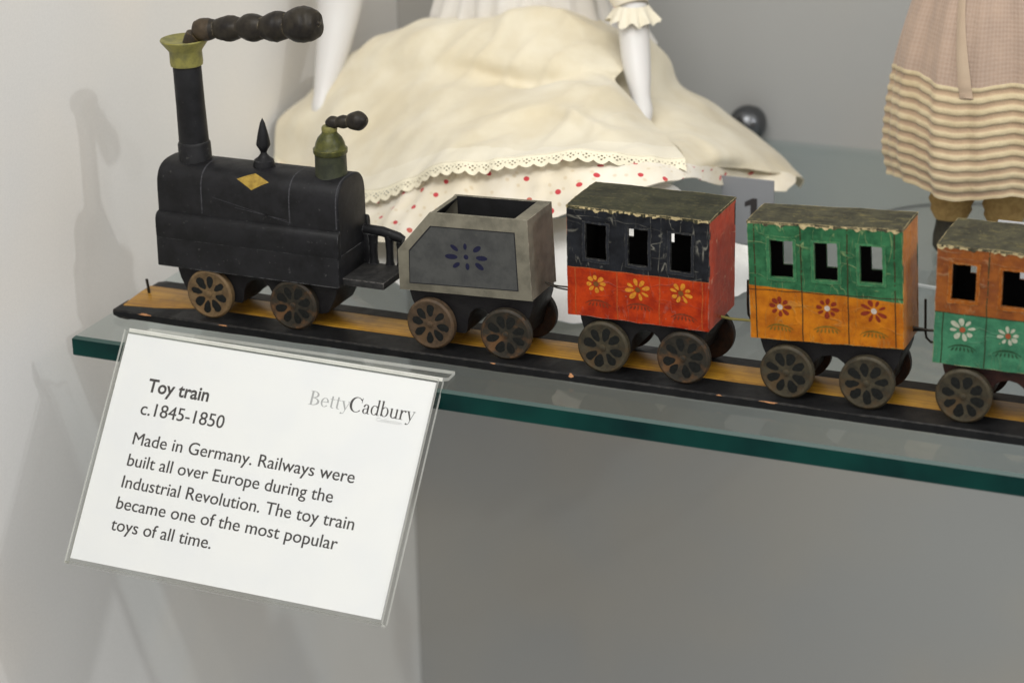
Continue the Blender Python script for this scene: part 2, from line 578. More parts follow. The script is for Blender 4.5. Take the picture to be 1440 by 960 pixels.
t = thing('toy_locomotive', 'black wooden toy locomotive with tall chimney and carved smoke at the head of the train', 'toy locomotive', (75, 47.5, 4))
# boiler section (y,z)
YC = 47.5


def boiler_pt(s, off=0.0):
    """s in 0..1 from front foot over the top to the rear foot"""
    zb_, zs, hw, ht = 26.4, 58.0, 13.2, 13.4
    L1 = zs - zb_
    La = 21.6
    tot = 2 * L1 + 2 * La
    d = s * tot
    if d < L1:
        return (YC - hw - off, zb_ + d), (-1, 0)
    if d > tot - L1:
        return (YC + hw + off, zb_ + tot - d), (1, 0)
    a = (d - L1) / (2 * La) * math.pi
    cx_, sz_ = -math.cos(a), math.sin(a)
    e = 2 / 3.0
    y = math.copysign(abs(cx_) ** e, cx_)
    z = sz_ ** e
    ny, nz_ = math.copysign(abs(y) ** 1.6, y), z ** 1.6
    l = math.hypot(ny, nz_)
    return (YC + hw * y + off * ny / l, zs + ht * z + off * nz_ / l), (ny / l, nz_ / l)


prof = [boiler_pt(k / 60)[0] for k in range(61)]
body = MB().prism(prof, 27.8, 115.2, 'x', bevel=0.9, seg=3)
for bx in (49.8, 92.2):
    vs, fs = [], []
    for k in range(61):
        if k / 60 < 0.13 or k / 60 > 0.87:
            pass
        (y, z), _ = boiler_pt(k / 60, 0.06)
        vs += [(bx - 0.32, y, z), (bx + 0.32, y, z)]
    fs = [(2 * k, 2 * k + 1, 2 * k + 3, 2 * k + 2) for k in range(14, 46)]
    body.add(vs, fs, 1)
vs = []
for k in range(61):
    (y, z), _ = boiler_pt(k / 60, 0.03)
    vs += [(113.9, y, z), (114.5, y, z)]
body.add(vs, [(2 * k, 2 * k + 1, 2 * k + 3, 2 * k + 2) for k in range(14, 46)], 1)
# faint diagonal scratches on the boiler side
for (xa, za, xb, zb2) in ((55, 59, 92, 51.5), (66, 55.5, 91, 52.5)):
    body.add([(xa, 34.22, za), (xb, 34.22, zb2), (xb, 34.22, zb2 + 0.25), (xa, 34.22, za + 0.25)], [(0, 1, 2, 3)], 1)
bo = part('boiler', body, [M_black, M_band], t)
low = MB()
low.prism([(31.9, 25.9), (32.1, 38.9), (33.6, 39.4), (61.4, 39.4), (62.9, 38.9), (63.1, 25.9)], 27.2, 115.6, 'x', bevel=0.5)
part('lower_casing', low, M_black, t)
for ya, yb in ((31.6, 35.0), (60.0, 63.4)):
    mo = MB()
    s_ = 1 if ya < 40 else -1
    yo = ya if s_ > 0 else yb
    yo += s_ * 0.25
    mo.prism([(yo + s_ * 0.35, 38.6), (yo, 39.3), (yo - s_ * 0.1, 44), (yo, 47.0), (yo + s_ * 0.5, 48.6), (yo + s_ * 1.4, 49.6), (yo + s_ * 3.0, 50.2), (yo + s_ * 3.0, 38.4)], 27.4, 115.8, 'x', bevel=0.35)
    part('side_moulding', mo, M_black, t)
dm = MB()
vs, fs = [], []
for i in range(13):
    tt = i / 12
    s = 0.337 + (0.432 - 0.337) * tt
    (y, z), _ = boiler_pt(s, 0.07)
    hw_ = 7.7 * (1 - abs(2 * tt - 1))
    vs += [(74.3 - hw_ - 0.02, y, z), (74.3, y, z), (74.3 + hw_ + 0.02, y, z)]
for i in range(12):
    for j in range(2):
        fs.append((i * 3 + j, i * 3 + j + 1, i * 3 + j + 4, i * 3 + j + 3))
dm.add(vs, fs)
part('diamond_emblem', dm, M_gold, t, label='gold painted diamond on the boiler shoulder')


def chassis(xl, xr, zt_, xa0, xa1, ztop, y0, y1, zbot=11.5, taper=5.0):
    pl = [(xl, zt_), (xl + 0.3, zt_ - 3.0), (xl + 1.3, zt_ - 6.5), (xl + 3.0, zt_ - 10), (xl + taper, zbot + 1), (xl + taper + 3, zbot)]
    pl += [(xa0 - 1.0, zbot)]
    for k in range(0, 9):
        a = math.pi * (1 - k / 8)
        pl.append(((xa0 + xa1) / 2 + (xa1 - xa0) / 2 * math.cos(a), zbot + 1.5 + (ztop - zbot - 1.5) * math.sin(a) ** 0.8))
    pl += [(xa1 + 1.0, zbot), (xr - taper - 3, zbot), (xr - taper, zbot + 1), (xr - 3.0, zt_ - 10), (xr - 1.3, zt_ - 6.5), (xr - 0.3, zt_ - 3.0), (xr, zt_)]
    return MB().prism(pl, y0, y1, 'y', bevel=0.2)


part('chassis', chassis(34.5, 112.5, 26.2, 66.5, 81.5, 23.2, 36.2, 59.8), M_chass, t)
add_wheel(t, 51.7, 32.0, 15.1, 0, 3, 0.15)
add_wheel(t, 92.6, 32.0, 15.1, 2, 4, 0.5, lean=0.04)
add_wheel(t, 52.5, 63.6, 15.1, 4, 5, 0.9, front=False)
add_wheel(t, 93.2, 63.6, 15.1, 4, 6, 0.3, front=False)
# chimney
CB = Vector((40.6, 47.3, 69.0))
CA = Vector((-0.030, 0.0, 1.0)).normalized()
part('chimney', MB().lathe([(7.7, 0), (7.5, 1.0), (7.2, 1.6), (7.1, 9.0), (6.75, 9.7), (6.5, 10.0), (6.2, 26), (6.1, 43.6), (6.0, 43.8)], CB, CA, 48), M_black, t)
part('chimney_top', MB().lathe([(6.4, 43.3), (6.9, 43.6), (7.1, 45.0), (7.0, 49.5), (7.4, 50.3), (10.2, 54.0), (10.5, 54.6), (10.3, 55.1), (9.4, 54.9), (6.0, 54.0), (0.01, 53.8)], CB, CA, 48), M_brass, t, label='dull brass flared chimney top')


def beads(path_a, path_b, items):
    """items: (centre fraction, radius, half length)"""
    a, b = Vector(path_a), Vector(path_b)
    L = (b - a).length
    n = 150
    pr = []
    for k in range(n + 1):
        h = k / n
        r = 0.0
        for c_, rr, hl in items:
            q = abs(h - c_) * L / hl
            if q < 1:
                r = max(r, rr * (0.70 + 0.30 * (1 - q ** 1.4) ** 0.8) * (1.0 if 0.02 < h < 0.98 else 0.3))
        e = min(h, 1 - h) * L
        r *= min(1.0, (1 - max(0.0, 1 - e / 4.5) ** 2) ** 0.5) if e < 4.5 else 1.0
        pr.append((max(r, 0.02), h * L))
    return a, (b - a).normalized(), pr


a_, d_, pr_ = beads((43.0, 47.0, 127.8), (105.0, 47.0, 135.7), ((0.10, 4.8, 6.3), (0.29, 5.5, 5.9), (0.475, 6.0, 6.0), (0.66, 6.6, 6.0), (0.875, 7.5, 7.9)))
mats_ = [1 if h < 10 else 0 for r, h in pr_]
sm = MB().lathe(pr_, a_, d_, 24, mats=mats_, caps=False)
for p in sm.v:
    q = noise.noise_vector(p * 0.16)
    p += q * 0.7 + noise.noise_vector(p * 0.5) * 0.25
sm.lathe([(4.2, 0.0), (4.0, 3.0), (3.4, 5.5)], (42.6, 47.0, 121.6), (0.3, 0, 1), 20, mat=1)
part('carved_smoke', sm, [M_smoke, M_smoke2], t, label='dark beaded wooden smoke trailing from the chimney top')
part('finial', MB().lathe([(4.6, 0), (4.75, 0.8), (4.6, 2.2), (4.2, 3.8), (2.6, 5.0), (1.5, 6.4), (1.35, 7.2), (2.0, 8.6), (3.0, 10.2), (3.05, 11), (2.2, 15.5), (1.1, 20.0), (0.05, 22.2)], (74.3, 47, 70.3), (0.012, 0, 1), 32), M_black, t)
dome = MB().lathe([(7.2, 0), (6.8, 0.8), (6.7, 9.4), (7.0, 9.8)], (106.4, 47, 70.4), (0, 0, 1), 40, mat=0)
dome.lathe([(6.9, 9.7), (7.3, 10.3), (7.35, 12.0), (6.9, 12.4), (6.5, 12.9), (6.2, 14.4), (5.2, 16.6), (4.0, 18.0), (3.4, 18.6), (3.2, 19.6)], (106.4, 47, 70.4), (0, 0, 1), 40, mat=1, caps=False)
dome.lathe([(3.2, 19.5), (3.35, 19.9), (3.35, 21.0), (2.9, 21.8), (0.01, 22.0)], (106.4, 47, 70.4), (0, 0, 1), 32, mat=2, caps=False)
part('steam_dome', dome, [M_dolive, M_olive, M_brass], t, label='olive green steam dome with brass ring')
a_, d_, pr_ = beads((104.6, 47, 93.2), (124.6, 47, 96.3), ((0.15, 2.9, 3.2), (0.43, 2.9, 2.9), (0.78, 4.2, 4.4)))
part('carved_steam', MB().lathe(pr_, a_, d_, 24, caps=False), M_smoke, t, label='small beaded steam puff on the dome')
# footplate and railing
part('footplate', MB().box(114.8, 134.8, 35.2, 58.5, 26.3, 29.4, 0.4), painted('footplate_worn_black', (0.030, 0.029, 0.028, 1), (0.014, 0.014, 0.014, 1), 0.7, 260, wear=(0.26, 0.24, 0.22, 1), wear_amt=0.9, wear_r=0.0008), t)
rl = MB()
rl.tube([(115.2, 58.0, 44.3), (124, 58.0, 44.0), (131.5, 58.0, 42.2), (133.8, 58.0, 41.3)], [2.2, 2.2, 2.2, 1.7], 14)
for bx, rr in ((119.3, 1.9), (127.0, 1.7), (131.8, 1.3)):
    rl.lathe([(rr * 1.25, 0), (rr, 1.5), (rr * 0.95, 6), (rr * 1.1, 11), (rr * 1.3, 13.4)], (bx, 58.0, 29.3), (0, 0, 1), 16)
rl.box(115.3, 118.0, 56.4, 59.6, 29.3, 43.5, 0.3)
part('railing', rl, M_black, t)

# ------------------------------------------------------------------ tender
M_tgrey = painted('tender_grey_paint', (0.185, 0.170, 0.128, 1), (0.110, 0.102, 0.077, 1), 0.6, 90, wear=(0.46, 0.42, 0.33, 1), wear_amt=0.7, wear_r=0.0006, speck=(0.10, 0.095, 0.07, 1))
M_tpanel = painted('tender_blue_grey_panel', (0.070, 0.071, 0.067, 1), (0.048, 0.049, 0.048, 1), 0.65, 130, speck=(0.07, 0.07, 0.06, 1))
M_tline = flat('tender_dark_line', (0.02, 0.02, 0.022, 1), 0.6)
M_tblue = flat('tender_blue_petal', (0.013, 0.014, 0.040, 1), 0.6)
M_tin = painted('tender_black_inside', (0.012, 0.012, 0.013, 1), (0.008, 0.008, 0.008, 1), 0.8, 150)
t = thing('toy_tender', 'grey open-topped toy coal tender with blue petal flower behind the locomotive', 'toy tender', (173, 46, 4))
tilt = math.radians(-2.0)
TC = (173.4, 46, 28)
OUT = [(143.4, 29.8), (203.5, 29.8), (203.0, 64.6), (159.4, 64.6), (143.6, 47.2)]
tb = MB()
tb.prism(OUT, 33.0, 34.3, 'y', bevel=0.3)
tb.prism(OUT, 58.0, 59.5, 'y', bevel=0.3)
tb.prism([(197.0, 31.2), (203.4, 30.0), (202.9, 64.4), (197.0, 64.4)], 34.2, 58.1, 'y', bevel=0.25)
tb.box(143.6, 203.2, 33.4, 59.1, 29.9, 31.6, 0.2)
tb.prism([(143.55, 30.0), (145.2, 30.0), (145.2, 46.8), (160.6, 63.6), (159.6, 64.4), (143.75, 47.1)], 34.2, 58.1, 'y', bevel=0.1)
# black inside lining
tb.box(160.8, 196.9, 34.35, 34.7, 32, 64.2, 0, 1)
tb.box(160.8, 196.9, 57.55, 57.95, 32, 64.3, 0, 1)
tb.box(196.55, 196.95, 34.7, 57.5, 32, 64.2, 0, 1)
tb.box(145.4, 196.5, 34.4, 57.9, 31.7, 33.0, 0, 1)
tb.prism([(145.3, 33.0), (145.7, 33.0), (145.7, 46.6), (160.9, 63.2), (160.75, 63.55), (145.3, 46.7)], 34.4, 57.9, 'y', mat=1)
tb.rot(TC, 'Y', tilt)
tbo = part('tender_body', tb, [M_tgrey, M_tin], t)


def on_tender(off):
    c0 = Vector(TC)
    M = Matrix.Rotation(tilt, 3, 'Y')
    return lambda u, v: c0 + M @ (Vector((u, 33.0 - off, v)) - c0)


PAN = [(148.6, 33.4), (197.2, 34.1), (196.8, 58.4), (159.8, 58.4), (149.3, 47.0)]
pn = MB()
cx_, cz_ = 173, 46


def scl(P, s):
    return [(cx_ + (x - cx_) * s, cz_ + (z - cz_) * s) for x, z in P]


ot = on_tender(0.03)
pn.poly(ot, [(x + math.copysign(0.45, x - cx_), z + math.copysign(0.45, z - cz_)) for x, z in PAN], 1, (cx_, cz_))
ot2 = on_tender(0.09)
pn.poly(ot2, PAN, 0, (cx_, cz_))
ot3 = on_tender(0.14)


def petals(mb, fn, c, rad, n, ln, wd, mat, rot0=0.0, ys=1.0, jit=0.0, seed=0, skip=()):
    rnd = random.Random(seed)
    for i in range(n):
        if i in skip:
            continue
        a = rot0 + 2 * math.pi * i / n + rnd.uniform(-jit, jit) * 0.3
        l_, w_ = ln * (1 + rnd.uniform(-jit, jit)), wd * (1 + rnd.uniform(-jit, jit))
        pts = []
        for q in range(12):
            s = 2 * math.pi * q / 12
            rr = rad + l_ * math.cos(s)
            ww = w_ * math.sin(s) * (1 + 0.25 * math.cos(s))
            pts.append((c[0] + rr * math.cos(a) - ww * math.sin(a), c[1] + ys * (rr * math.sin(a) + ww * math.cos(a))))
        mb.poly(fn, pts, mat)


def dot(mb, fn, c, r, mat):
    mb.poly(fn, [(c[0] + r * math.cos(k * math.pi / 6), c[1] + r * math.sin(k * math.pi / 6)) for k in range(12)], mat, c)


fc = (174.9, 46.6)
for (px, pz), ln, wd, ang in (((168.2, 46.3), 2.9, 1.15, 0), ((181.9, 46.6), 2.6, 1.1, 0), ((174.7, 51.1), 1.4, 0.8, 90), ((175.3, 42.5), 1.5, 0.9, 90), ((169.8, 50.2), 2.0, 0.95, 145), ((180.0, 50.4), 2.1, 1.1, 35), ((170.3, 42.8), 1.9, 0.95, 35), ((180.7, 43.0), 2.2, 1.15, 145)):
    ca, sa = math.cos(math.radians(ang)), math.sin(math.radians(ang))
    pts = [(px + ln * math.cos(q) * ca - wd * math.sin(q) * sa, pz + ln * math.cos(q) * sa + wd * math.sin(q) * ca) for q in [k * math.pi / 6 for k in range(12)]]
    pn.poly(ot3, pts, 2)
dot(pn, ot3, fc, 1.1, 2)
part('side_panel', pn, [M_tpanel, M_tline, M_tblue], tbo, label='blue-grey side panel with dark outline and blue petals', smooth=0)
ck = chassis(146.2, 202.6, 30.2, 172.5, 184.5, 23.8, 36.2, 58.8)
part('chassis', ck, M_chass, t)
add_wheel(t, 157.2, 32.0, 15.1, 3, 11, 0.1, lean=-0.05)
add_wheel(t, 191.7, 31.6, 15.1, 2, 12, 0.4, lean=0.10)
add_wheel(t, 157.6, 63.0, 15.1, 4, 13, 0.7, front=False)
add_wheel(t, 191.9, 63.0, 15.1, 4, 14, 0.2, front=False)
part('coupling_wire', MB().tube(spline([(202.5, 48, 34.3), (208, 47.8, 32.6), (214, 47.5, 32.2), (219.5, 47.2, 31.0)], 5), 0.35, 7).tube(spline([(202.5, 48.8, 33.9), (208, 48.6, 33.0), (214, 48.4, 33.2), (219.5, 48.2, 32.6)], 5), 0.35, 7), M_wire, t)


# ------------------------------------------------------------------ carriages
def paper_mat(name, up, up2, lo, lo2, zband, crease, spec=0.12, crease_amt=0.7):
    """painted paper over wood: two colours split at a height, with creases and scuffs"""
    g = NT(name)
    p = g.obj()
    z = g.n('SeparateXYZ', Vector=p).outputs[2]
    wob = g.math('MULTIPLY', g.math('SUBTRACT', g.noise(180, 2), 0.5), 0.0012)
    s = g.ramp(g.math('ADD', z, wob), (zband - 0.12) * MM, (zband + 0.12) * MM)
    n1 = g.ramp(g.noise(130, 5, 0.65), 0.34, 0.68)
    c = g.mix(s, g.mix(n1, lo, lo2), g.mix(n1, up, up2))
    mv = g.n('Mapping', Vector=p, Scale=(1.0, 1.0, 0.28)).outputs[0]
    mh = g.n('Mapping', Vector=p, Scale=(0.30, 0.4, 1.0)).outputs[0]
    rid = lambda sc, w, v_: g.math('SUBTRACT', 1.0, g.ramp(g.math('ABSOLUTE', g.math('SUBTRACT', g.noise(sc, 2, 0.5, v_, 0.35), 0.5)), 0.0, w))
    cr_ = g.math('MAXIMUM', g.math('MULTIPLY', rid(170, 0.020, mv), g.ramp(g.noise(75, 2), 0.42, 0.54)), g.math('MULTIPLY', rid(110, 0.014, mh), g.ramp(g.noise(60, 2, 0.5, mh), 0.47, 0.57)))
    msk = g.ramp(g.noise(190, 4, 0.65), 0.38, 0.60)
    cm = g.math('MULTIPLY', cr_, msk)
    cm = g.math('MULTIPLY', cm, g.math('ADD', g.math('MULTIPLY', s, 0.75), 0.25))
    c = g.mix(g.math('MULTIPLY', cm, crease_amt), c, crease)
    sc_ = g.ramp(g.noise(620, 3, 0.7), 0.68, 0.78)
    c = g.mix(g.math('MULTIPLY', sc_, 0.5), c, crease)
    e = g.math('MULTIPLY', g.edge(0.0006), g.ramp(g.noise(330, 4, 0.7), 0.42, 0.60))
    c = g.mix(g.math('MULTIPLY', e, 0.75), c, crease)
    h = g.math('ADD', g.math('ADD', g.math('MULTIPLY', cr_, 0.5), g.math('MULTIPLY', g.noise(160, 2, 0.5, mv), 1.1)), g.noise(240, 4, 0.6))
    g.principled(Base__Color=c, Roughness=g.math('ADD', g.math('MULTIPLY', g.noise(300, 3), 0.25), 0.30), Specular__IOR__Level=spec, Normal=g.bump(h, 0.55, 0.0006))
    return g.m


def roof_mat(name, a, b, fleck):
    g = NT(name)
    c = g.mix(g.ramp(g.noise(120, 6, 0.7), 0.36, 0.66), a, b)
    v = g.n('Mapping', Vector=g.obj(), Scale=(0.5, 1.4, 1)).outputs[0]
    c = g.mix(g.math('MULTIPLY', g.ramp(g.noise(330, 5, 0.7, v), 0.53, 0.68), 0.8), c, fleck)
    c = g.mix(g.math('MULTIPLY', g.ramp(g.noise(760, 3, 0.7), 0.60, 0.70), 0.55), c, tuple(x * 1.8 for x in fleck[:3]) + (1,))
    c = g.mix(g.math('MULTIPLY', g.ramp(g.noise(210, 4, 0.7, v), 0.56, 0.68), 0.7), c, (0.014, 0.013, 0.009, 1))
    e = g.math('MULTIPLY', g.edge(0.0007), g.ramp(g.noise(300, 4, 0.7), 0.38, 0.56))
    c = g.mix(g.math('MULTIPLY', e, 0.9), c, (0.52, 0.42, 0.22, 1))
    g.principled(Base__Color=c, Roughness=0.62, Specular__IOR__Level=0.2, Normal=g.bump(g.noise(420, 5, 0.7), 0.55, 0.0005))
    return g.m


M_roof = roof_mat('roof_olive_black', (0.042, 0.042, 0.022, 1), (0.020, 0.021, 0.013, 1), (0.095, 0.085, 0.038, 1))
M_roof2 = roof_mat('roof_grey_olive', (0.068, 0.064, 0.038, 1), (0.034, 0.033, 0.022, 1), (0.16, 0.135, 0.055, 1))
M_torn = flat('torn_cream_paper', (0.56, 0.45, 0.24, 1), 0.8, 0.4)
M_inside = flat('carriage_dark_inside', (0.016, 0.014, 0.014, 1), 0.9, 0.3)


def carriage(name, label, x0, x1, y0, y1, z0, z1, zband, wins, mats, tilt=0.0, seed=0, wheels=(), chass=None, chz=None):
    """wins: list of (xa, xb, za, zb). mats: dict body, frame, petal, centre, leaf, line, end, roof, chassis"""
    base = ((x0 + x1) / 2, (y0 + y1) / 2, 4)
    t = thing(name, label, 'toy carriage', base, 'carriages of the toy train')
    C = Vector(((x0 + x1) / 2, (y0 + y1) / 2, z0))
    MT = Matrix.Rotation(tilt, 3, 'Y')
    tr = lambda p: C + MT @ (Vector(p) - C)
    H = z1 - z0
    amp = 0.42

    def disp(u, v, k):
        e = min(1.0, (u - x0) / 4 if k < 2 else 1, (x1 - u) / 4 if k < 2 else 1) if k < 2 else 1
        return amp * noise.noise(Vector((u * 0.11, v * 0.11, seed * 3.1 + k * 7))) * max(0.15, e) + 0.12 * noise.noise(Vector((u * 0.34, v * 0.34, seed + k)))

    def crinkle(u, v):
        k = max(0.0, min(1.0, (v - zband) / 3.0)) * 0.75 + 0.25
        a = noise.noise(Vector((u * 0.42, v * 0.10, seed * 9.0)))
        b = noise.noise(Vector((u * 0.12, v * 0.36, seed * 9.0 + 4)))
        return k * (0.55 * (0.28 - min(0.28, abs(a))) / 0.28 + 0.35 * (0.2 - min(0.2, abs(b))) / 0.2) * 0.55

    def fnt(off):     # front wall, +off towards the viewer
        return lambda u, v: tr((u + 0.22 * noise.noise(Vector((v * 0.16, seed, 2.0))), y0 - off - disp(u, v, 0) - crinkle(u, v), v + 0.32 * noise.noise(Vector((u * 0.13, seed, 6.0)))))

    def wall(mb, us, vs_, solid, front, back, matf=0, matb=1):
        """gridded plate with openings"""
        nu, nv = len(us), len(vs_)
        idx = {}
        V, Fc, Ms = [], [], []

        def vert(i, j, b):
            if (i, j, b) not in idx:
                idx[(i, j, b)] = len(V)
                V.append(back(us[i], vs_[j]) if b else front(us[i], vs_[j]))
            return idx[(i, j, b)]
        sol = lambda i, j: 0 <= i < nu - 1 and 0 <= j < nv - 1 and solid((us[i] + us[i + 1]) / 2, (vs_[j] + vs_[j + 1]) / 2)
        for i in range(nu - 1):
            for j in range(nv - 1):
                if not sol(i, j):
                    continue
                Fc.append((vert(i, j, 0), vert(i + 1, j, 0), vert(i + 1, j + 1, 0), vert(i, j + 1, 0)))
                Ms.append(matf)
                Fc.append((vert(i, j + 1, 1), vert(i + 1, j + 1, 1), vert(i + 1, j, 1), vert(i, j, 1)))
                Ms.append(matb)
                for (di, dj, a, b) in ((-1, 0, (i, j + 1), (i, j)), (1, 0, (i + 1, j), (i + 1, j + 1)), (0, -1, (i, j), (i + 1, j)), (0, 1, (i + 1, j + 1), (i, j + 1))):
                    if not sol(i + di, j + dj):
                        Fc.append((vert(*a, 0), vert(*a, 1), vert(*b, 1), vert(*b, 0)))
                        Ms.append(matf)
        mb.add(V, Fc, Ms)

    def splits(a, b, cuts, step=0.9):
        pts = sorted(set([a, b] + [c for c in cuts if a < c < b]))
        out = [a]
        for p, q in zip(pts, pts[1:]):
            n = max(1, round((q - p) / step))
            out += [p + (q - p) * k / n for k in range(1, n + 1)]
        return out

    us = splits(x0, x1, [c for w in wins for c in w[:2]])
    vs_ = splits(z0, z1, [c for w in wins for c in w[2:]])
    hole = lambda u, v: not any(w[0] < u < w[1] and w[2] < v < w[3] for w in wins)
    mb = MB()
    T = 1.3
    wall(mb, us, vs_, hole, fnt(0), lambda u, v: tr((u, y0 + T, v)))
    bx_, bz_ = mats.get('back_open', (0, 0))
    bw = [(a - bx_, b, c - bz_, d) for a, b, c, d in wins]
    us_b = splits(x0, x1, [c for w in bw for c in w[:2]])
    vs_b = splits(z0, z1, [c for w in bw for c in w[2:]])
    hole_b = lambda u, v: not any(w[0] < u < w[1] and w[2] < v < w[3] for w in bw)
    wall(mb, us_b, vs_b, hole_b, lambda u, v: tr((u, y1 + disp(u, v, 1), v)), lambda u, v: tr((u, y1 - T, v)))
    ys = splits(y0 + 0.15, y1 - 0.15, [])
    yes = lambda u, v: True
    wall(mb, ys, vs_, yes, lambda u, v: tr((x1 + 0.03 + 0.6 * disp(u, v, 2), u, v)), lambda u, v: tr((x1 - T, u, v)), 2, 1)
    wall(mb, ys, vs_, yes, lambda u, v: tr((x0 - 0.03 - 0.6 * disp(u, v, 3), u, v)), lambda u, v: tr((x0 + T, u, v)), 2, 1)
    fl = MB().box(x0 + 0.4, x1 - 0.4, y0 + 0.4, y1 - 0.4, z0 + 0.1, z0 + 1.6, 0.1, 1)
    fl.v = [tr(p) for p in fl.v]
    mb.add(fl.v, fl.f, fl.m)
    # panel lines
    for lx in mats['lines']:
        za, zb_ = z0 + 0.2, (zband - 0.1 if lx not in mats.get('tall', ()) else z1 - 0.5)
        n = 24
        f = fnt(0.05)
        V = []
        for k in range(n + 1):
            z = za + (zb_ - za) * k / n
            V += [f(lx - 0.22, z), f(lx + 0.22, z)]
        mb.add(V, [(2 * k, 2 * k + 1, 2 * k + 3, 2 * k + 2) for k in range(n)], 3)
    f = fnt(0.05)
    V = []
    nn = 50
    for k in range(nn + 1):
        u = x0 + (x1 - x0) * k / nn
        V += [f(u, zband - 0.25), f(u, zband + 0.1)]
    mb.add(V, [(2 * k, 2 * k + 1, 2 * k + 3, 2 * k + 2) for k in range(nn)], 3)
    bo = part('carriage_body', mb, [mats['body'], M_inside, mats['end'], mats['line']], t)
    # flowers
    fm = MB()
    f = fnt(0.10)
    for k, (fx, fz) in enumerate(mats['flowers']):
        fs_ = 1 + 0.10 * math.sin(seed * 5 + k * 2.3)
        petals(fm, f, (fx, fz), 3.3 * fs_, 8, 1.6 * fs_, 0.85, 0, rot0=0.05 + 0.3 * math.sin(seed * 3 + k * 4.1), ys=0.88, jit=0.26, seed=seed * 10 + k)
        dot(fm, fnt(0.13), (fx, fz), 1.15, 1)
    for k, (fx, fz) in enumerate(mats['leaves']):
        n = 16
        V = []
        f2 = fnt(0.09)
        for q in range(n + 1):
            s = -1 + 2 * q / n
            zc = fz + 1.5 * (1 - s * s) - 0.4 * abs(s) ** 3
            w_ = 0.12 + 0.28 * (1 - s * s)
            V += [f2(fx + 5.6 * s, zc - w_), f2(fx + 5.6 * s, zc + w_)]
        fm.add(V, [(2 * q, 2 * q + 1, 2 * q + 3, 2 * q + 2) for q in range(n)], 2)
        for q, s in enumerate((-0.75, -0.45, -0.15, 0.15, 0.45, 0.75)):
            cx2, cz2 = fx + 5.0 * s, fz - 0.1 - 0.5 * abs(s)
            a = math.radians(90 + 50 * s)
            pts = [(cx2 + 0.95 * math.cos(b) * math.cos(a) - 0.36 * math.sin(b) * math.sin(a), cz2 + 0.95 * math.cos(b) * math.sin(a) + 0.36 * math.sin(b) * math.cos(a)) for b in [j * math.pi / 5 for j in range(10)]]
            fm.poly(f2, pts, 2)
    part('flower_band', fm, [mats['petal'], mats['centre'], mats['leaf']], bo, smooth=0)
    # raised window frames
    for k, (xa, xb, za, zb_) in enumerate(wins):
        wm = MB()
        f0, f1 = fnt(-0.05), fnt(0.28)
        w = 1.3
        rnd = random.Random(seed * 5 + k)
        jit = lambda: rnd.uniform(-0.16, 0.16)
        outer = [(xa - w, za - w), (xb + w, za - w), (xb + w, zb_ + w * 0.5), (xa - w, zb_ + w * 0.5)]
        inner = [(xa + 0.02, za + 0.02), (xb - 0.02, za + 0.02), (xb - 0.02, zb_ - 0.02), (xa + 0.02, zb_ - 0.02)]
        n = 8
        O_, I_ = [], []
        for e in range(4):
            for q in range(n):
                s = q / n
                a, b = outer[e], outer[(e + 1) % 4]
                O_.append((a[0] + (b[0] - a[0]) * s + jit(), a[1] + (b[1] - a[1]) * s + jit()))
                a, b = inner[e], inner[(e + 1) % 4]
                I_.append((a[0] + (b[0] - a[0]) * s + jit() * 0.7, a[1] + (b[1] - a[1]) * s + jit() * 0.7))
        N = len(O_)
        V = [f0(*p) for p in O_] + [f1(*p) for p in O_] + [f1(*p) for p in I_] + [f0(*p) for p in I_]
        Fc = []
        for q in range(N):
            r = (q + 1) % N
            Fc += [(q, r, N + r, N + q), (N + q, N + r, 2 * N + r, 2 * N + q), (2 * N + q, 2 * N + r, 3 * N + r, 3 * N + q), (3 * N + q, 3 * N + r, r, q)]
        wm.add(V, Fc)
        part('window_frame', wm, mats['frame'], bo)
    # roof
    rf = MB()
    ox = 0.25
    rus = splits(x0 - ox, x1 + ox, [])
    rvs = splits(y0 - ox, y1 + ox, [])

    def rtop(u, v):
        s = (v - y0) / (y1 - y0)
        ragx = 0.35 * noise.noise(Vector((v * 0.5, seed, 3))) if (u <= x0 or u >= x1) else 0
        ragy = 0.35 * noise.noise(Vector((u * 0.6, seed, 9))) if (v <= y0 or v >= y1) else 0
        return tr((u + ragx, v + ragy, z1 + 0.75 + 0.35 * math.sin(math.pi * max(0, min(1, s))) + 0.35 * noise.noise(Vector((u * 0.07, v * 0.09, seed * 2)))))
    wall(rf, rus, rvs, yes, rtop, lambda u, v: tr((u, v, z1 - 0.15)), 0, 0)
    ro = part('roof', rf, mats['roof'], t)
    # torn paper lip along the front roof edge
    tm = MB()
    n = 150
    V, Fc, Ms = [], [], []
    f = fnt(0.16)
    for k in range(n + 1):
        u = x0 + (x1 - x0) * k / n
        dpt = 0.3 + 2.8 * max(0, noise.noise(Vector((u * 0.33, seed * 4.0, 1))) + 0.06) + 0.4 * max(0, noise.noise(Vector((u * 1.3, seed, 5))))
        V += [f(u, z1 + 0.55), f(u, z1 + 0.2 - dpt)]
    for k in range(n):
        u = x0 + (x1 - x0) * k / n
        Fc.append((2 * k, 2 * k + 2, 2 * k + 3, 2 * k + 1))
        Ms.append(0 if noise.noise(Vector((u * 0.42, seed * 1.7, 8))) > -0.12 else 1)
    tm.add(V, Fc, Ms)
    part('torn_edge', tm, [M_torn, mats['roof']], ro, smooth=0)
    if chass:
        c_ = chassis(*chass)
        part('chassis', c_, mats['chassis'], t)
    for (wx, wy, k, sd, tn, ft, ln) in wheels:
        add_wheel(t, wx, wy, 15.1, k, sd, tn, ft, ln)
    return t


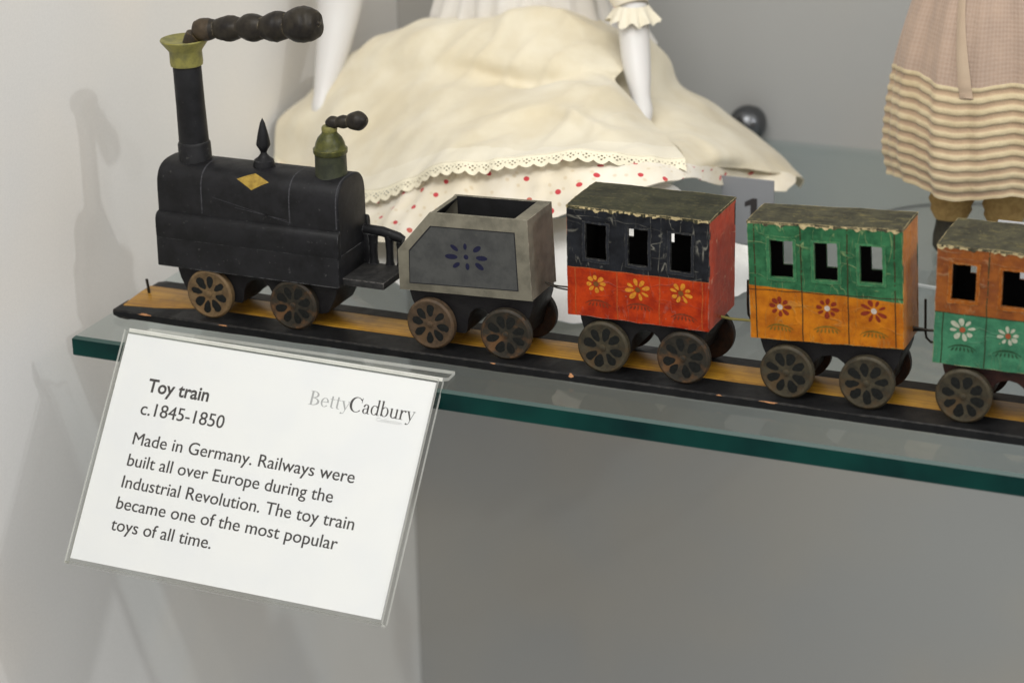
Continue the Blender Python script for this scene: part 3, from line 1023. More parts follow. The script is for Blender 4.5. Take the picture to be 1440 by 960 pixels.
M_redend = paper_mat('red_end_paper', (0.50, 0.062, 0.022, 1), (0.36, 0.040, 0.015, 1), (0.50, 0.062, 0.022, 1), (0.36, 0.040, 0.015, 1), 40, (0.66, 0.34, 0.22, 1), 0.4, 0.75)
red = dict(body=paper_mat('red_and_navy_paper', (0.0155, 0.017, 0.0205, 1), (0.008, 0.0085, 0.0105, 1), (0.43, 0.040, 0.005, 1), (0.25, 0.018, 0.004, 1), 44.3, (0.24, 0.23, 0.19, 1)),
           frame=painted('navy_frame_paint', (0.018, 0.020, 0.025, 1), (0.011, 0.012, 0.015, 1), 0.45, 300, wear=(0.20, 0.19, 0.15, 1), wear_amt=0.4, wear_r=0.0005),
           petal=flat('yellow_petal_paint', (0.62, 0.24, 0.022, 1), 0.5, 0.4), centre=flat('brown_petal_centre', (0.17, 0.065, 0.015, 1), 0.5), leaf=flat('faded_brown_leaf', (0.20, 0.035, 0.012, 1), 0.6, 0.4),
           line=flat('gold_red_line', (0.42, 0.085, 0.02, 1), 0.6, 0.4), end=M_redend, roof=M_roof, chassis=M_chass,
           lines=[222.6, 240.6, 258.6, 276.6], flowers=[(231.3, 42.1), (249.3, 42.0), (267.6, 42.6)], leaves=[(232.5, 33.6), (250.3, 34.4), (269.0, 32.2)])
tR = carriage('toy_carriage', 'red toy carriage with navy upper half and yellow flowers behind the tender', 219.0, 279.3, 33.0, 65.6, 27.7, 73.4, 48.3,
              [(227.0, 236.0, 52.4, 67.4), (245.2, 253.7, 51.9, 67.5), (263.1, 271.8, 51.4, 67.3)], red, 0.0, 1,
              [(234.4, 32.0, 1, 21, 0.2, True, 0.0), (268.9, 32.0, 2, 22, 0.6, True, 0.05), (234.7, 66.4, 4, 23, 0.1, False, 0), (269.2, 66.4, 4, 24, 0.4, False, 0)],
              (223.2, 277.5, 28.2, 245.0, 259.0, 23.6, 36.1, 62.4))
part('coupling_wire', MB().tube(spline([(278.8, 48.5, 28.9), (284, 48, 28.6), (290, 47.8, 28.9), (296.5, 47.5, 29.2)], 5), 0.55, 8), M_brass, tR)

M_orend = paper_mat('orange_end_paper', (0.58, 0.20, 0.022, 1), (0.42, 0.13, 0.018, 1), (0.58, 0.20, 0.022, 1), (0.42, 0.13, 0.018, 1), 40, (0.62, 0.40, 0.14, 1), 0.4, 0.3)
grn = dict(body=paper_mat('green_and_orange_paper', (0.036, 0.150, 0.062, 1), (0.015, 0.075, 0.032, 1), (0.46, 0.150, 0.007, 1), (0.31, 0.084, 0.006, 1), 45.8, (0.24, 0.30, 0.13, 1)),
           frame=painted('green_frame_paint', (0.044, 0.175, 0.072, 1), (0.022, 0.105, 0.044, 1), 0.4, 300, wear=(0.42, 0.42, 0.22, 1), wear_amt=0.35, wear_r=0.0005),
           petal=flat('dark_red_petal_paint', (0.20, 0.026, 0.010, 1), 0.5, 0.3), centre=flat('white_petal_centre', (0.50, 0.44, 0.38, 1), 0.5), leaf=flat('olive_leaf_paint', (0.20, 0.115, 0.014, 1), 0.6, 0.4),
           line=flat('dark_brown_line', (0.045, 0.028, 0.010, 1), 0.6, 0.4), end=M_orend, roof=M_roof2, chassis=M_chass, back_open=(1.6, 2.2),
           lines=[299.6, 318.4, 336.9, 355.5], tall=[299.6, 318.4, 336.9, 355.5], flowers=[(309.3, 43.2), (328.4, 44.0), (347.1, 44.3)], leaves=[(309.2, 34.3), (328.3, 35.0), (347.0, 34.4)])
tG = carriage('toy_carriage', 'green-topped toy carriage with orange lower half and dark red flowers', 297.0, 358.6, 33.0, 56.0, 29.4, 77.0, 49.8,
              [(305.8, 315.2, 55.3, 70.5), (323.7, 333.0, 55.3, 70.7), (341.8, 350.8, 55.5, 70.5)], grn, math.radians(-3.0), 2,
              [(311.9, 32.0, 1, 31, 0.3, True, -0.03), (344.4, 32.0, 1, 32, 0.65, True, 0.04), (312.2, 60.2, 4, 33, 0.1, False, 0), (344.7, 60.2, 4, 34, 0.4, False, 0)],
              (299.6, 357.0, 29.6, 320.5, 336.5, 23.2, 36.1, 56.6))
part('hook_pin', MB().tube([(290.6, 48, 46.0), (290.7, 48, 36.0), (291.0, 48, 31.5), (292.0, 48, 29.8), (293.2, 48, 29.4)], 0.5, 8), M_wire, tG)
part('coupling_wire', MB().tube(spline([(357.5, 48, 33.5), (361, 48, 34.0), (365.5, 48, 34.4), (370.5, 48, 34.6)], 4), 0.55, 8).tube(spline([(357.8, 47, 35.2), (361, 47.2, 35.0), (364, 47.6, 34.6)], 4), 0.45, 8), M_wire, tG)

M_grend = paper_mat('brown_green_end_paper', (0.20, 0.12, 0.03, 1), (0.11, 0.075, 0.025, 1), (0.05, 0.14, 0.07, 1), (0.03, 0.09, 0.05, 1), 44.5, (0.40, 0.32, 0.14, 1), 0.4, 0.3)
org = dict(body=paper_mat('orange_and_teal_paper', (0.25, 0.070, 0.006, 1), (0.155, 0.038, 0.005, 1), (0.042, 0.185, 0.092, 1), (0.020, 0.112, 0.056, 1), 44.4, (0.46, 0.36, 0.20, 1), 0.35, 0.28),
           frame=painted('orange_frame_paint', (0.30, 0.085, 0.008, 1), (0.19, 0.05, 0.006, 1), 0.4, 300, wear=(0.50, 0.36, 0.16, 1), wear_amt=0.5, wear_r=0.0006),
           petal=flat('cream_petal_paint', (0.42, 0.44, 0.33, 1), 0.5, 0.3), centre=flat('red_petal_centre', (0.30, 0.075, 0.03, 1), 0.5), leaf=flat('dark_green_leaf_paint', (0.025, 0.075, 0.035, 1), 0.6, 0.4),
           line=flat('dark_green_line', (0.03, 0.045, 0.02, 1), 0.6, 0.4), end=M_grend, roof=M_roof2, chassis=M_maroon,
           lines=[373.2, 389.8, 408.4], tall=[389.8], flowers=[(381.0, 42.3), (398.5, 41.9), (416.5, 41.9)], leaves=[(381.1, 34.4), (398.2, 34.3), (416.6, 34.3)])
tO = carriage('toy_carriage', 'orange-topped toy carriage with green lower half and cream flowers, cut off at the right', 369.9, 430.5, 33.0, 66.0, 27.4, 74.6, 48.4,
              [(375.9, 385.3, 53.8, 68.3), (395.1, 404.4, 53.4, 67.9), (413.5, 422.8, 53.4, 67.9)], org, 0.0, 3,
              [(382.6, 32.0, 1, 41, 0.25, True, 0.0), (417.5, 32.0, 1, 42, 0.5, True, 0.0), (382.9, 66.6, 4, 43, 0.1, False, 0), (417.6, 66.6, 4, 44, 0.4, False, 0)],
              (373.0, 428.0, 28.0, 391.5, 407.0, 22.5, 36.1, 62.8))
part('hook_pin', MB().tube([(362.6, 48, 47.0), (362.9, 48, 40.0), (363.1, 48, 34.0), (363.6, 48, 31.2), (365.4, 48, 29.6), (370.6, 48, 29.6)], 0.5, 8), M_wire, tO)

# ------------------------------------------------------------------ acrylic holder and information card
CO = Vector((28.403, 2.5, 4.544))
ro_, ti_ = -0.0140669, 0.6082867
EX = Vector((math.cos(ro_), 0, math.sin(ro_)))
DN = Vector((0, -math.sin(ti_), -math.cos(ti_)))
DN = (DN - EX * DN.dot(EX)).normalized()
NN = EX.cross(-DN).normalized()
CW, CHT = 145.09, 98.51
card = lambda u, v, w: CO + EX * u + DN * v + NN * w
M_acr = glassy('clear_acrylic', (0.965, 0.97, 0.965, 1), 0.03, 0.30)
g = NT('acrylic_bright_edge')
tr_ = g.n('BsdfTransparent', Color=(0.95, 0.95, 0.93, 1))
pr = g.n('BsdfPrincipled', Base__Color=(0.80, 0.80, 0.74, 1), Roughness=0.15)
mx = g.n('MixShader', Fac=g.n('MapRange', Value=g.noise(60, 3), To__Min=0.45, To__Max=1.0).outputs[0])
g.t.links.new(tr_.outputs[0], mx.inputs[1])
g.t.links.new(pr.outputs[0], mx.inputs[2])
g.t.links.new(mx.outputs[0], g.out.inputs[0])
M_acre = g.m


def slab(mb, fn, u0, u1, v0, v1, w0, w1):
    P_ = [fn(u, v, w) for u in (u0, u1) for v in (v0, v1) for w in (w0, w1)]
    mb.add(P_, [(0, 1, 3, 2), (4, 6, 7, 5), (0, 4, 5, 1), (2, 3, 7, 6), (0, 2, 6, 4), (1, 5, 7, 3)], [1, 1, 1, 1, 0, 0])


t = thing('sign_holder', 'clear acrylic sign holder hooked over the shelf edge around the white card', 'sign holder', tuple(card(CW / 2, 0, -1)))
hb = MB()
slab(hb, card, -1.3, CW + 2.2, -1.0, CHT + 1.6, -2.2, -0.6)
part('back_sheet', hb, [M_acr, M_acre], t, smooth=0)
hb = MB()
slab(hb, card, -1.3, CW + 1.2, -1.4, CHT + 1.6, 0.7, 2.0)
part('front_sheet', hb, [M_acr, M_acre], t, smooth=0)
hb = MB()
slab(hb, card, -1.3, CW + 1.6, CHT + 1.62, CHT + 2.6, -2.2, 2.0)
part('bottom_fold', hb, [M_acr, M_acre], t, smooth=0)
# lip lying on the shelf
pA, pB = card(-1.0, -1.0, -1.4), card(CW + 1.6, -1.0, -1.4)
lp = MB()
V = []
for (p, q) in ((pA, pB),):
    for (dx, y, z) in ((0, None, None), (0.3, 12.0, 0.9), (0.6, 19.0, 0.9)):
        for th in (0, 1.5):
            for e, s in ((p, -1), (q, 1)):
                if y is None:
                    V.append(e + Vector((0, 0.2, 0.0)) + Vector((0, 0.6, 1.0)) * th * 0.9)
                else:
                    V.append(Vector((e.x + (2.5 if s < 0 else -0.6) * (1 if y > 15 else 0.5), y - 1.0 + (0.4 if s > 0 else 0), 0.15 + th)))
Fc, Ms = [], []
for i in range(2):
    b = i * 4
    Fc += [(b + 0, b + 4, b + 5, b + 1), (b + 2, b + 3, b + 7, b + 6), (b + 0, b + 2, b + 6, b + 4), (b + 1, b + 5, b + 7, b + 3)]
    Ms += [0, 0, 1, 1]
Fc += [(8, 10, 11, 9), (0, 1, 3, 2)]
Ms += [1, 1]
lp.add(V, Fc, Ms)
part('shelf_lip', lp, [M_acr, M_acre], t, smooth=0)

g = NT('white_card')
g.principled(Base__Color=g.mix(g.ramp(g.noise(40, 3), 0.35, 0.7), (0.86, 0.855, 0.85, 1), (0.83, 0.83, 0.84, 1)), Roughness=0.6, Normal=g.bump(g.noise(2200, 3), 0.05, 0.0001))
M_card = g.m
t = thing('information_card', 'white card printed Toy train with grey text in the acrylic holder', 'card', tuple(card(CW / 2, CHT / 2, 0)))
cb = MB()
P_ = [card(u, v, w) for u in (0, CW) for v in (0, CHT) for w in (-0.5, 0.25)]
cb.add(P_, [(0, 1, 3, 2), (4, 6, 7, 5), (0, 4, 5, 1), (2, 3, 7, 6), (0, 2, 6, 4), (1, 5, 7, 3)])
cbo = part('card_sheet', cb, M_card, t, smooth=0)
M_ink = flat('dark_grey_ink', (0.045, 0.040, 0.040, 1), 0.6, 0.05)
M_ink2 = flat('pale_grey_ink', (0.42, 0.42, 0.42, 1), 0.6, 0.05)
M_ink3 = flat('faint_grey_ink', (0.55, 0.55, 0.55, 1), 0.6, 0.05)


def text_points(body, bold=0.0, shear=0.0):
    cu = bpy.data.curves.new('lettering', 'FONT')
    cu.body = body
    cu.size = 1
    cu.offset = bold
    cu.resolution_u = 4
    cu.shear = shear
    ob = bpy.data.objects.new('lettering', cu)
    COL.objects.link(ob)
    bpy.context.view_layer.update()
    dg = bpy.context.evaluated_depsgraph_get()
    me = bpy.data.meshes.new_from_object(ob.evaluated_get(dg))
    vs = [tuple(v.co) for v in me.vertices]
    fs = [tuple(p.vertices) for p in me.polygons]
    bpy.data.meshes.remove(me)
    bpy.data.objects.remove(ob)
    bpy.data.curves.remove(cu)
    return vs, fs


def add_text(mb, body, x0, x1, base, cap, mat=0, bold=0.0, fn=None, w=0.31, dbl=0.0):
    vs, fs = text_points(body, bold)
    hv, _ = text_points('H', 0)
    ch = max(v[1] for v in hv)
    xa, xb = min(v[0] for v in vs), max(v[0] for v in vs)
    sx, sy = (x1 - x0) / (xb - xa), cap / ch
    fn = fn or card
    for k in range(2 if dbl else 1):
        mb.add([fn(x0 + (v[0] - xa) * sx + dbl * k, base - v[1] * sy, w + 0.01 * k) for v in vs], fs, mat)


K = 1.0050
lt = MB()
add_text(lt, 'Toy train', 15.7 * K, 45.1 * K, 23.2 * K, 5.5, 0, 0.022)
add_text(lt, 'c.1845-1850', 15.1 * K, 54.9 * K, 33.3 * K, 5.5, dbl=0.14)
for s_, xe, bl in (('Made in Germany. Railways were', 118.8, 46.3), ('built all over Europe during the', 111.4, 55.6), ('Industrial Revolution. The toy train', 123.4, 65.0), ('became one of the most popular', 118.2, 74.1), ('toys of all time.', 62.7, 83.3)):
    add_text(lt, s_, 15.1 * K, xe * K, bl * K, 5.2, dbl=0.14)
part('lettering', lt, M_ink, cbo, smooth=0)
# serif lettering of the collection's name, drawn as outlines


class Glyphs:
    def __init__(self, mb, x0, base, cap, sx, mat):
        self.mb, self.x, self.b, self.c, self.sx, self.m = mb, x0, base, cap, sx, mat
        self.k = 0

    def p(self, u, v):
        return card(self.x + u * self.c * self.sx, self.b - v * self.c, 0.31 + 0.004 * (self.k % 9))

    def quad(self, *pts):
        self.k += 1
        self.mb.add([self.p(*q) for q in pts], [tuple(range(len(pts)))], self.m)

    def stem(self, x, y0, y1, w=0.115, foot=True, head='l'):
        self.quad((x - w / 2, y0), (x + w / 2, y0), (x + w / 2, y1), (x - w / 2, y1))
        if foot:
            self.quad((x - w / 2 - 0.09, y0), (x + w / 2 + 0.09, y0), (x + w / 2 + 0.09, y0 + 0.03), (x - w / 2 - 0.09, y0 + 0.03))
        if head == 'l':
            self.quad((x - w / 2 - 0.10, y1 - 0.05), (x - w / 2, y1 - 0.05), (x + w / 2, y1), (x - w / 2, y1 - 0.015))
        elif head == 'b':
            self.quad((x - w / 2 - 0.09, y1 - 0.03), (x + w / 2 + 0.09, y1 - 0.03), (x + w / 2 + 0.09, y1), (x - w / 2 - 0.09, y1))

    def arc(self, cx, cy, rx, ry, tx, ty, a0, a1, dx=0.0):
        n = 28
        self.k += 1
        V, Fc = [], []
        for i in range(n + 1):
            a = math.radians(a0 + (a1 - a0) * i / n)
            V += [self.p(cx + rx * math.cos(a), cy + ry * math.sin(a)), self.p(cx + dx + (rx - tx) * math.cos(a), cy + (ry - ty) * math.sin(a))]
        for i in range(n):
            Fc.append((2 * i, 2 * i + 2, 2 * i + 3, 2 * i + 1))
        self.mb.add(V, Fc, self.m)

    def blob(self, x, y, r):
        self.k += 1
        self.mb.add([self.p(x + r * math.cos(a), y + r * math.sin(a)) for a in [k * math.pi / 5 for k in range(10)]], [tuple(range(10))], self.m)

    def glyph(self, ch):
        X = 0.64
        if ch == 'B':
            self.stem(0.16, 0, 1, 0.125, True, 'b')
            self.arc(0.24, 0.76, 0.34, 0.24, 0.125, 0.04, -90, 90)
            self.arc(0.26, 0.27, 0.40, 0.27, 0.135, 0.04, -90, 90)
            self.quad((0.16, 0.96), (0.26, 0.96), (0.26, 1.0), (0.16, 1.0))
            self.quad((0.16, 0.0), (0.28, 0.0), (0.28, 0.04), (0.16, 0.04))
            self.quad((0.16, 0.50), (0.28, 0.50), (0.28, 0.54), (0.16, 0.54))
            w = 0.74
        elif ch == 'C':
            self.arc(0.47, 0.5, 0.45, 0.52, 0.135, 0.045, 42, 318, 0.03)
            self.quad((0.79, 0.66), (0.82, 0.66), (0.83, 1.0), (0.80, 1.0), (0.775, 0.86))
            w = 0.90
        elif ch == 'e':
            self.arc(0.27, X / 2, 0.25, X / 2 + 0.01, 0.105, 0.035, 8, 322)
            self.quad((0.06, X / 2 + 0.01), (0.515, X / 2 + 0.01), (0.515, X / 2 + 0.05), (0.06, X / 2 + 0.05))
            w = 0.55
        elif ch == 't':
            self.stem(0.16, 0.08, 0.84, 0.10, False, '')
            self.quad((0.03, X - 0.035), (0.34, X - 0.035), (0.34, X), (0.03, X))
            self.arc(0.26, 0.13, 0.15, 0.14, 0.10, 0.04, 180, 300)
            w = 0.37
        elif ch == 'y':
            self.quad((0.05, X), (0.17, X), (0.36, 0.10), (0.31, -0.02))
            self.quad((0.50, X), (0.535, X), (0.29, -0.16), (0.24, -0.20))
            self.quad((-0.01, X - 0.03), (0.23, X - 0.03), (0.23, X), (-0.01, X))
            self.quad((0.40, X - 0.03), (0.60, X - 0.03), (0.60, X), (0.40, X))
            self.arc(0.16, -0.17, 0.12, 0.10, 0.04, 0.04, 250, 345)
            self.blob(0.10, -0.23, 0.058)
            w = 0.58
        elif ch == 'a':
            self.stem(0.38, 0.05, 0.46, 0.11, False, '')
            self.arc(0.25, 0.44, 0.185, 0.20, 0.11, 0.04, 0, 165)
            self.arc(0.22, 0.17, 0.19, 0.185, 0.105, 0.035, 60, 330)
            self.quad((0.29, 0.32), (0.36, 0.36), (0.36, 0.40), (0.27, 0.345))
            self.arc(0.46, 0.09, 0.13, 0.10, 0.09, 0.035, 190, 300)
            self.blob(0.11, 0.47, 0.052)
            w = 0.55
        elif ch in 'db':
            if ch == 'd':
                self.stem(0.48, 0, 1.04, 0.11, False, 'l')
                self.quad((0.48, 0.0), (0.62, 0.0), (0.62, 0.03), (0.48, 0.03))
                self.arc(0.27, X / 2, 0.25, X / 2 + 0.01, 0.105, 0.035, 35, 325)
            else:
                self.stem(0.13, 0.02, 1.04, 0.11, False, 'l')
                self.arc(0.33, X / 2, 0.25, X / 2 + 0.01, 0.105, 0.035, -145, 145)
            w = 0.63
        elif ch == 'u':
            self.stem(0.14, 0.15, X, 0.11, False, 'l')
            self.stem(0.49, 0.0, X, 0.11, False, 'l')
            self.arc(0.30, 0.20, 0.215, 0.21, 0.11, 0.05, 180, 330)
            self.quad((0.49, 0.0), (0.62, 0.0), (0.62, 0.03), (0.49, 0.03))
            w = 0.64
        elif ch == 'r':
            self.stem(0.15, 0, X, 0.11, True, 'l')
            self.arc(0.34, 0.40, 0.17, 0.24, 0.06, 0.045, 60, 170)
            self.blob(0.41, 0.57, 0.065)
            w = 0.48
        self.x += w * self.c * self.sx


gm = MB()
G_ = Glyphs(gm, 90.6 * K, 17.35 * K, 5.9, 1.0, 0)
tot = lambda s, d: sum(d[c] for c in s)
WD = dict(B=0.74, C=0.90, e=0.55, t=0.37, y=0.58, a=0.55, d=0.63, b=0.63, u=0.64, r=0.48)
G_.sx = (109.3 - 90.6) * K / (tot('Betty', WD) * 5.9)
for ch in 'Betty':
    G_.glyph(ch)
G2 = Glyphs(gm, 108.9 * K, 17.35 * K, 6.2, 1.0, 1)
G2.sx = (138.5 - 108.9) * K / (tot('Cadbury', WD) * 6.2)
for ch in 'Cadbury':
    G2.glyph(ch)
add_text(gm, 'Collection', 122.2 * K, 133.6 * K, 19.6 * K, 1.6, 2)
part('collection_logo', gm, [M_ink2, M_ink, M_ink3], cbo, label='pale and dark grey serif lettering in the top right corner', smooth=0)

# ------------------------------------------------------------------ small number card and white card behind the train
g = NT('grey_number_card')
g.principled(Base__Color=g.mix(g.noise(60, 3), (0.27, 0.275, 0.29, 1), (0.235, 0.24, 0.25, 1)), Roughness=0.45)
M_ncard = g.m
t = thing('number_card', 'small grey card with a black number 1 standing between red and green carriages', 'number card', (236.5, 215, 0.2))
nfn = lambda u, v, w: Vector((223.8 + u, 215 - w + 0.06 * v, 33.2 - v))
nb = MB()
P_ = [nfn(u, v, w) for u in (0, 25.6) for v in (0, 32.9) for w in (-0.8, 0.5)]
nb.add(P_, [(0, 1, 3, 2), (4, 6, 7, 5), (0, 4, 5, 1), (2, 3, 7, 6), (0, 2, 6, 4), (1, 5, 7, 3)])
nbo = part('card_sheet', nb, M_ncard, t, smooth=0)
nt = MB()
nt.prism([(11.4, -23.5), (14.6, -23.5), (14.6, -9.0), (12.4, -9.0), (8.6, -11.2), (8.6, -13.6), (11.4, -12.4)], 0, 0.2, 'y')
nt.v = [nfn(p.x + 3.0, -p.z + 0.5, 0.62 - p.y) for p in nt.v]
part('lettering', nt, M_ink, nbo, smooth=0)
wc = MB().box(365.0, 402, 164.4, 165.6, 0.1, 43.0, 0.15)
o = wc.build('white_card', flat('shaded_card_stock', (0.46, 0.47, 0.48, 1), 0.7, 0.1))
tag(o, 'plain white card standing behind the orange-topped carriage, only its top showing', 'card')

# ------------------------------------------------------------------ seated doll
def cloth_mat(name, col, col2, stripes=None, dots=None, weave=1.0, sheen=0.25, sss=0.0):
    g = NT(name)
    uv = g.n('TexCoord').outputs['UV']
    p = g.obj()
    c = g.mix(g.ramp(g.noise(26, 4, 0.6), 0.3, 0.7), col, col2)
    if dots:
        v = g.n('TexVoronoi', _voronoi_dimensions='2D', Vector=uv, Scale=dots[0], Randomness=0.7)
        m_ = g.math('SUBTRACT', 1.0, g.ramp(v.outputs['Distance'], dots[1] * 0.85, dots[1] * 1.12))
        c = g.mix(m_, c, dots[2])
        v2 = g.n('TexVoronoi', _voronoi_dimensions='2D', Vector=uv, Scale=dots[0] * 1.7, Randomness=1.0)
        m2 = g.math('MULTIPLY', g.math('SUBTRACT', 1.0, g.ramp(v2.outputs['Distance'], 0.06, 0.16)), 0.35)
        c = g.mix(m2, c, (0.55, 0.40, 0.18, 1))
    su = g.n('SeparateXYZ', Vector=uv)
    wu = g.math('SINE', g.math('MULTIPLY', su.outputs[0], 9.0))
    wv = g.math('SINE', g.math('MULTIPLY', su.outputs[1], 9.0))
    h = g.math('ADD', g.math('MULTIPLY', g.math('ADD', wu, wv), 0.10 * weave), g.noise(240, 5, 0.65))
    kw = dict(Base__Color=c, Roughness=0.85, Specular__IOR__Level=0.15, Sheen__Weight=sheen, Normal=g.bump(h, 0.22, 0.0006))
    if sss:
        kw['Subsurface__Weight'] = sss
        kw['Subsurface__Radius'] = (0.004, 0.003, 0.002)
    g.principled(**kw)
    return g.m


M_apron = cloth_mat('cream_apron_linen', (0.725, 0.67, 0.53, 1), (0.64, 0.565, 0.405, 1))
M_hemband = cloth_mat('pale_hem_linen', (0.77, 0.72, 0.59, 1), (0.72, 0.66, 0.51, 1))
M_dress = cloth_mat('red_dotted_cotton', (0.83, 0.78, 0.68, 1), (0.76, 0.68, 0.52, 1), dots=(0.072, 0.108, (0.56, 0.055, 0.065, 1)))
M_petti = cloth_mat('white_petticoat_cotton', (0.80, 0.795, 0.78, 1), (0.74, 0.73, 0.69, 1))
M_blouse = cloth_mat('white_gathered_muslin', (0.74, 0.72, 0.69, 1), (0.66, 0.63, 0.58, 1))
g = NT('porcelain')
g.principled(Base__Color=(0.66, 0.645, 0.625, 1), Roughness=0.45, Coat__Weight=0.08, Subsurface__Weight=0.1, Subsurface__Radius=(0.003, 0.002, 0.002))
M_porc = g.m
# lace with eyelets
g = NT('eyelet_lace')
uv = g.n('TexCoord').outputs['UV']
s3 = g.n('SeparateXYZ', Vector=uv)
fu = g.math('FRACT', s3.outputs[0])
vv_ = s3.outputs[1]
sc1 = g.math('ABSOLUTE', g.math('SUBTRACT', fu, 0.5))
edge_ = g.math('SUBTRACT', 1.0, g.math('MULTIPLY', g.math('POWER', g.math('MULTIPLY', sc1, 2.0), 2.0), 0.24))
keep = g.math('LESS_THAN', vv_, edge_)
hole_ = None
for (hu, hv, hr) in ((0.5, 0.36, 0.075), (0.32, 0.50, 0.07), (0.68, 0.50, 0.07), (0.5, 0.64, 0.075), (0.0, 0.42, 0.06), (1.0, 0.42, 0.06), (0.2, 0.30, 0.04), (0.8, 0.30, 0.04)):
    du = g.math('SUBTRACT', fu, hu)
    dv = g.math('MULTIPLY', g.math('SUBTRACT', vv_, hv), 1.15)
    dd = g.math('SQRT', g.math('ADD', g.math('MULTIPLY', du, du), g.math('MULTIPLY', dv, dv)))
    lt_ = g.math('LESS_THAN', dd, hr)
    hole_ = lt_ if hole_ is None else g.math('MAXIMUM', hole_, lt_)
alpha = g.math('MULTIPLY', keep, g.math('SUBTRACT', 1.0, g.math('MULTIPLY', hole_, 0.92)))
st = g.math('LESS_THAN', g.math('ABSOLUTE', g.math('SUBTRACT', vv_, 0.06)), 0.025)
c = g.mix(g.math('MULTIPLY', st, 0.45), (0.82, 0.76, 0.58, 1), (0.35, 0.31, 0.25, 1))
g.principled(Base__Color=c, Roughness=0.85, Alpha=alpha, Normal=g.bump(g.noise(900, 3), 0.3, 0.0004))
M_lace = g.m

APRON = [[(-18.5, 225.0, 14.2), (24.7, 190.0, 14.1), (70.9, 150.0, 25.4), (108.2, 137.0, 46.0), (143.3, 130.0, 55.8), (180.3, 132.0, 62.6), (203.4, 142.0, 60.8), (223.7, 165.0, 54.2)], [(-21.1, 232.0, 20.3), (22.5, 195.0, 22.3), (64.9, 165.0, 30.1), (100.0, 155.0, 49.9), (135.6, 148.0, 58.9), (173.1, 150.0, 64.0), (196.6, 160.0, 62.2), (213.3, 180.0, 55.6)], [(-22.3, 238.0, 26.1), (20.0, 205.0, 33.8), (55.0, 190.0, 39.7), (86.3, 185.0, 54.8), (124.5, 178.0, 62.1), (161.2, 180.0, 68.4), (181.9, 190.0, 66.0), (195.7, 205.0, 57.1)], [(-22.5, 245.0, 29.9), (12.1, 225.0, 40.5), (47.2, 215.0, 51.9), (79.6, 208.0, 62.1), (114.7, 205.0, 66.8), (150.1, 208.0, 71.3), (168.9, 215.0, 69.1), (177.0, 225.0, 60.3)], [(-18.5, 252.0, 34.1), (8.9, 240.0, 49.2), (41.2, 232.0, 58.9), (71.5, 226.0, 66.4), (104.7, 228.0, 63.5), (139.1, 226.0, 65.7), (155.1, 232.0, 68.4), (162.3, 240.0, 64.1)], [(-16.3, 256.0, 36.3), (8.2, 246.0, 53.9), (39.6, 240.0, 66.6), (69.1, 236.0, 73.8), (103.2, 232.0, 73.0), (136.8, 232.0, 74.5), (153.9, 240.0, 72.9), (163.7, 248.0, 68.2)], [(-15.2, 262.0, 37.5), (6.4, 258.0, 59.3), (31.3, 258.0, 73.7), (57.2, 258.0, 79.4), (92.3, 258.0, 86.2), (119.0, 258.0, 89.8), (141.7, 262.0, 82.5), (158.0, 268.0, 71.6)], [(-15.2, 290.0, 33.5), (6.4, 286.0, 55.3), (31.3, 286.0, 69.7), (57.2, 286.0, 75.4), (92.3, 286.0, 82.2), (119.0, 286.0, 85.8), (141.7, 290.0, 78.5), (158.0, 296.0, 67.6)]]
OVER = [[(143.4, 272.0, 67.6), (157.3, 280.0, 73.7), (161.2, 290.0, 73.0), (159.7, 299.0, 64.0)], [(153.2, 258.0, 62.2), (166.6, 275.0, 65.2), (168.1, 295.0, 64.0), (166.6, 304.0, 55.0)], [(165.2, 236.0, 55.6), (175.1, 265.0, 54.1), (171.0, 305.0, 48.1), (169.5, 314.0, 39.1)], [(183.9, 218.0, 48.2), (192.3, 255.0, 47.7), (188.2, 315.0, 35.1), (186.7, 324.0, 26.1)], [(208.0, 195.0, 50.8), (210.1, 240.0, 42.9), (206.8, 312.0, 25.4), (205.3, 321.0, 16.4)], [(215.7, 185.0, 47.6), (224.2, 230.0, 38.3), (226.8, 295.0, 20.3), (225.3, 304.0, 11.3)], [(218.8, 180.0, 46.7), (226.0, 230.0, 31.5), (246.2, 265.0, 19.7), (244.7, 274.0, 10.7)]]
DRESS = [[(-20.3, 228.0, 11.7), (23.0, 193.0, 11.6), (69.3, 153.0, 22.2), (106.7, 140.0, 43.3), (142.0, 133.0, 53.1), (179.1, 135.0, 59.6), (201.9, 146.0, 57.5), (221.9, 170.0, 50.6), (223.4, 238.0, 29.9), (245.3, 263.0, 20.6)], [(-9.7, 210.0, 14.6), (47.1, 150.0, 15.0), (80.5, 130.0, 19.8), (114.6, 122.0, 31.3), (147.8, 119.0, 40.9), (185.4, 119.0, 50.6), (207.9, 130.0, 54.9), (223.7, 160.0, 50.7), (224.4, 232.0, 27.6), (247.2, 257.0, 18.6)], [(-3.6, 200.0, 14.4), (53.7, 140.0, 6.5), (91.8, 116.0, 14.9), (122.5, 112.0, 22.5), (155.0, 110.0, 34.5), (188.1, 112.0, 41.6), (211.8, 124.0, 50.0), (226.6, 152.0, 49.4), (225.0, 228.0, 24.2), (245.1, 250.0, 16.2)]]
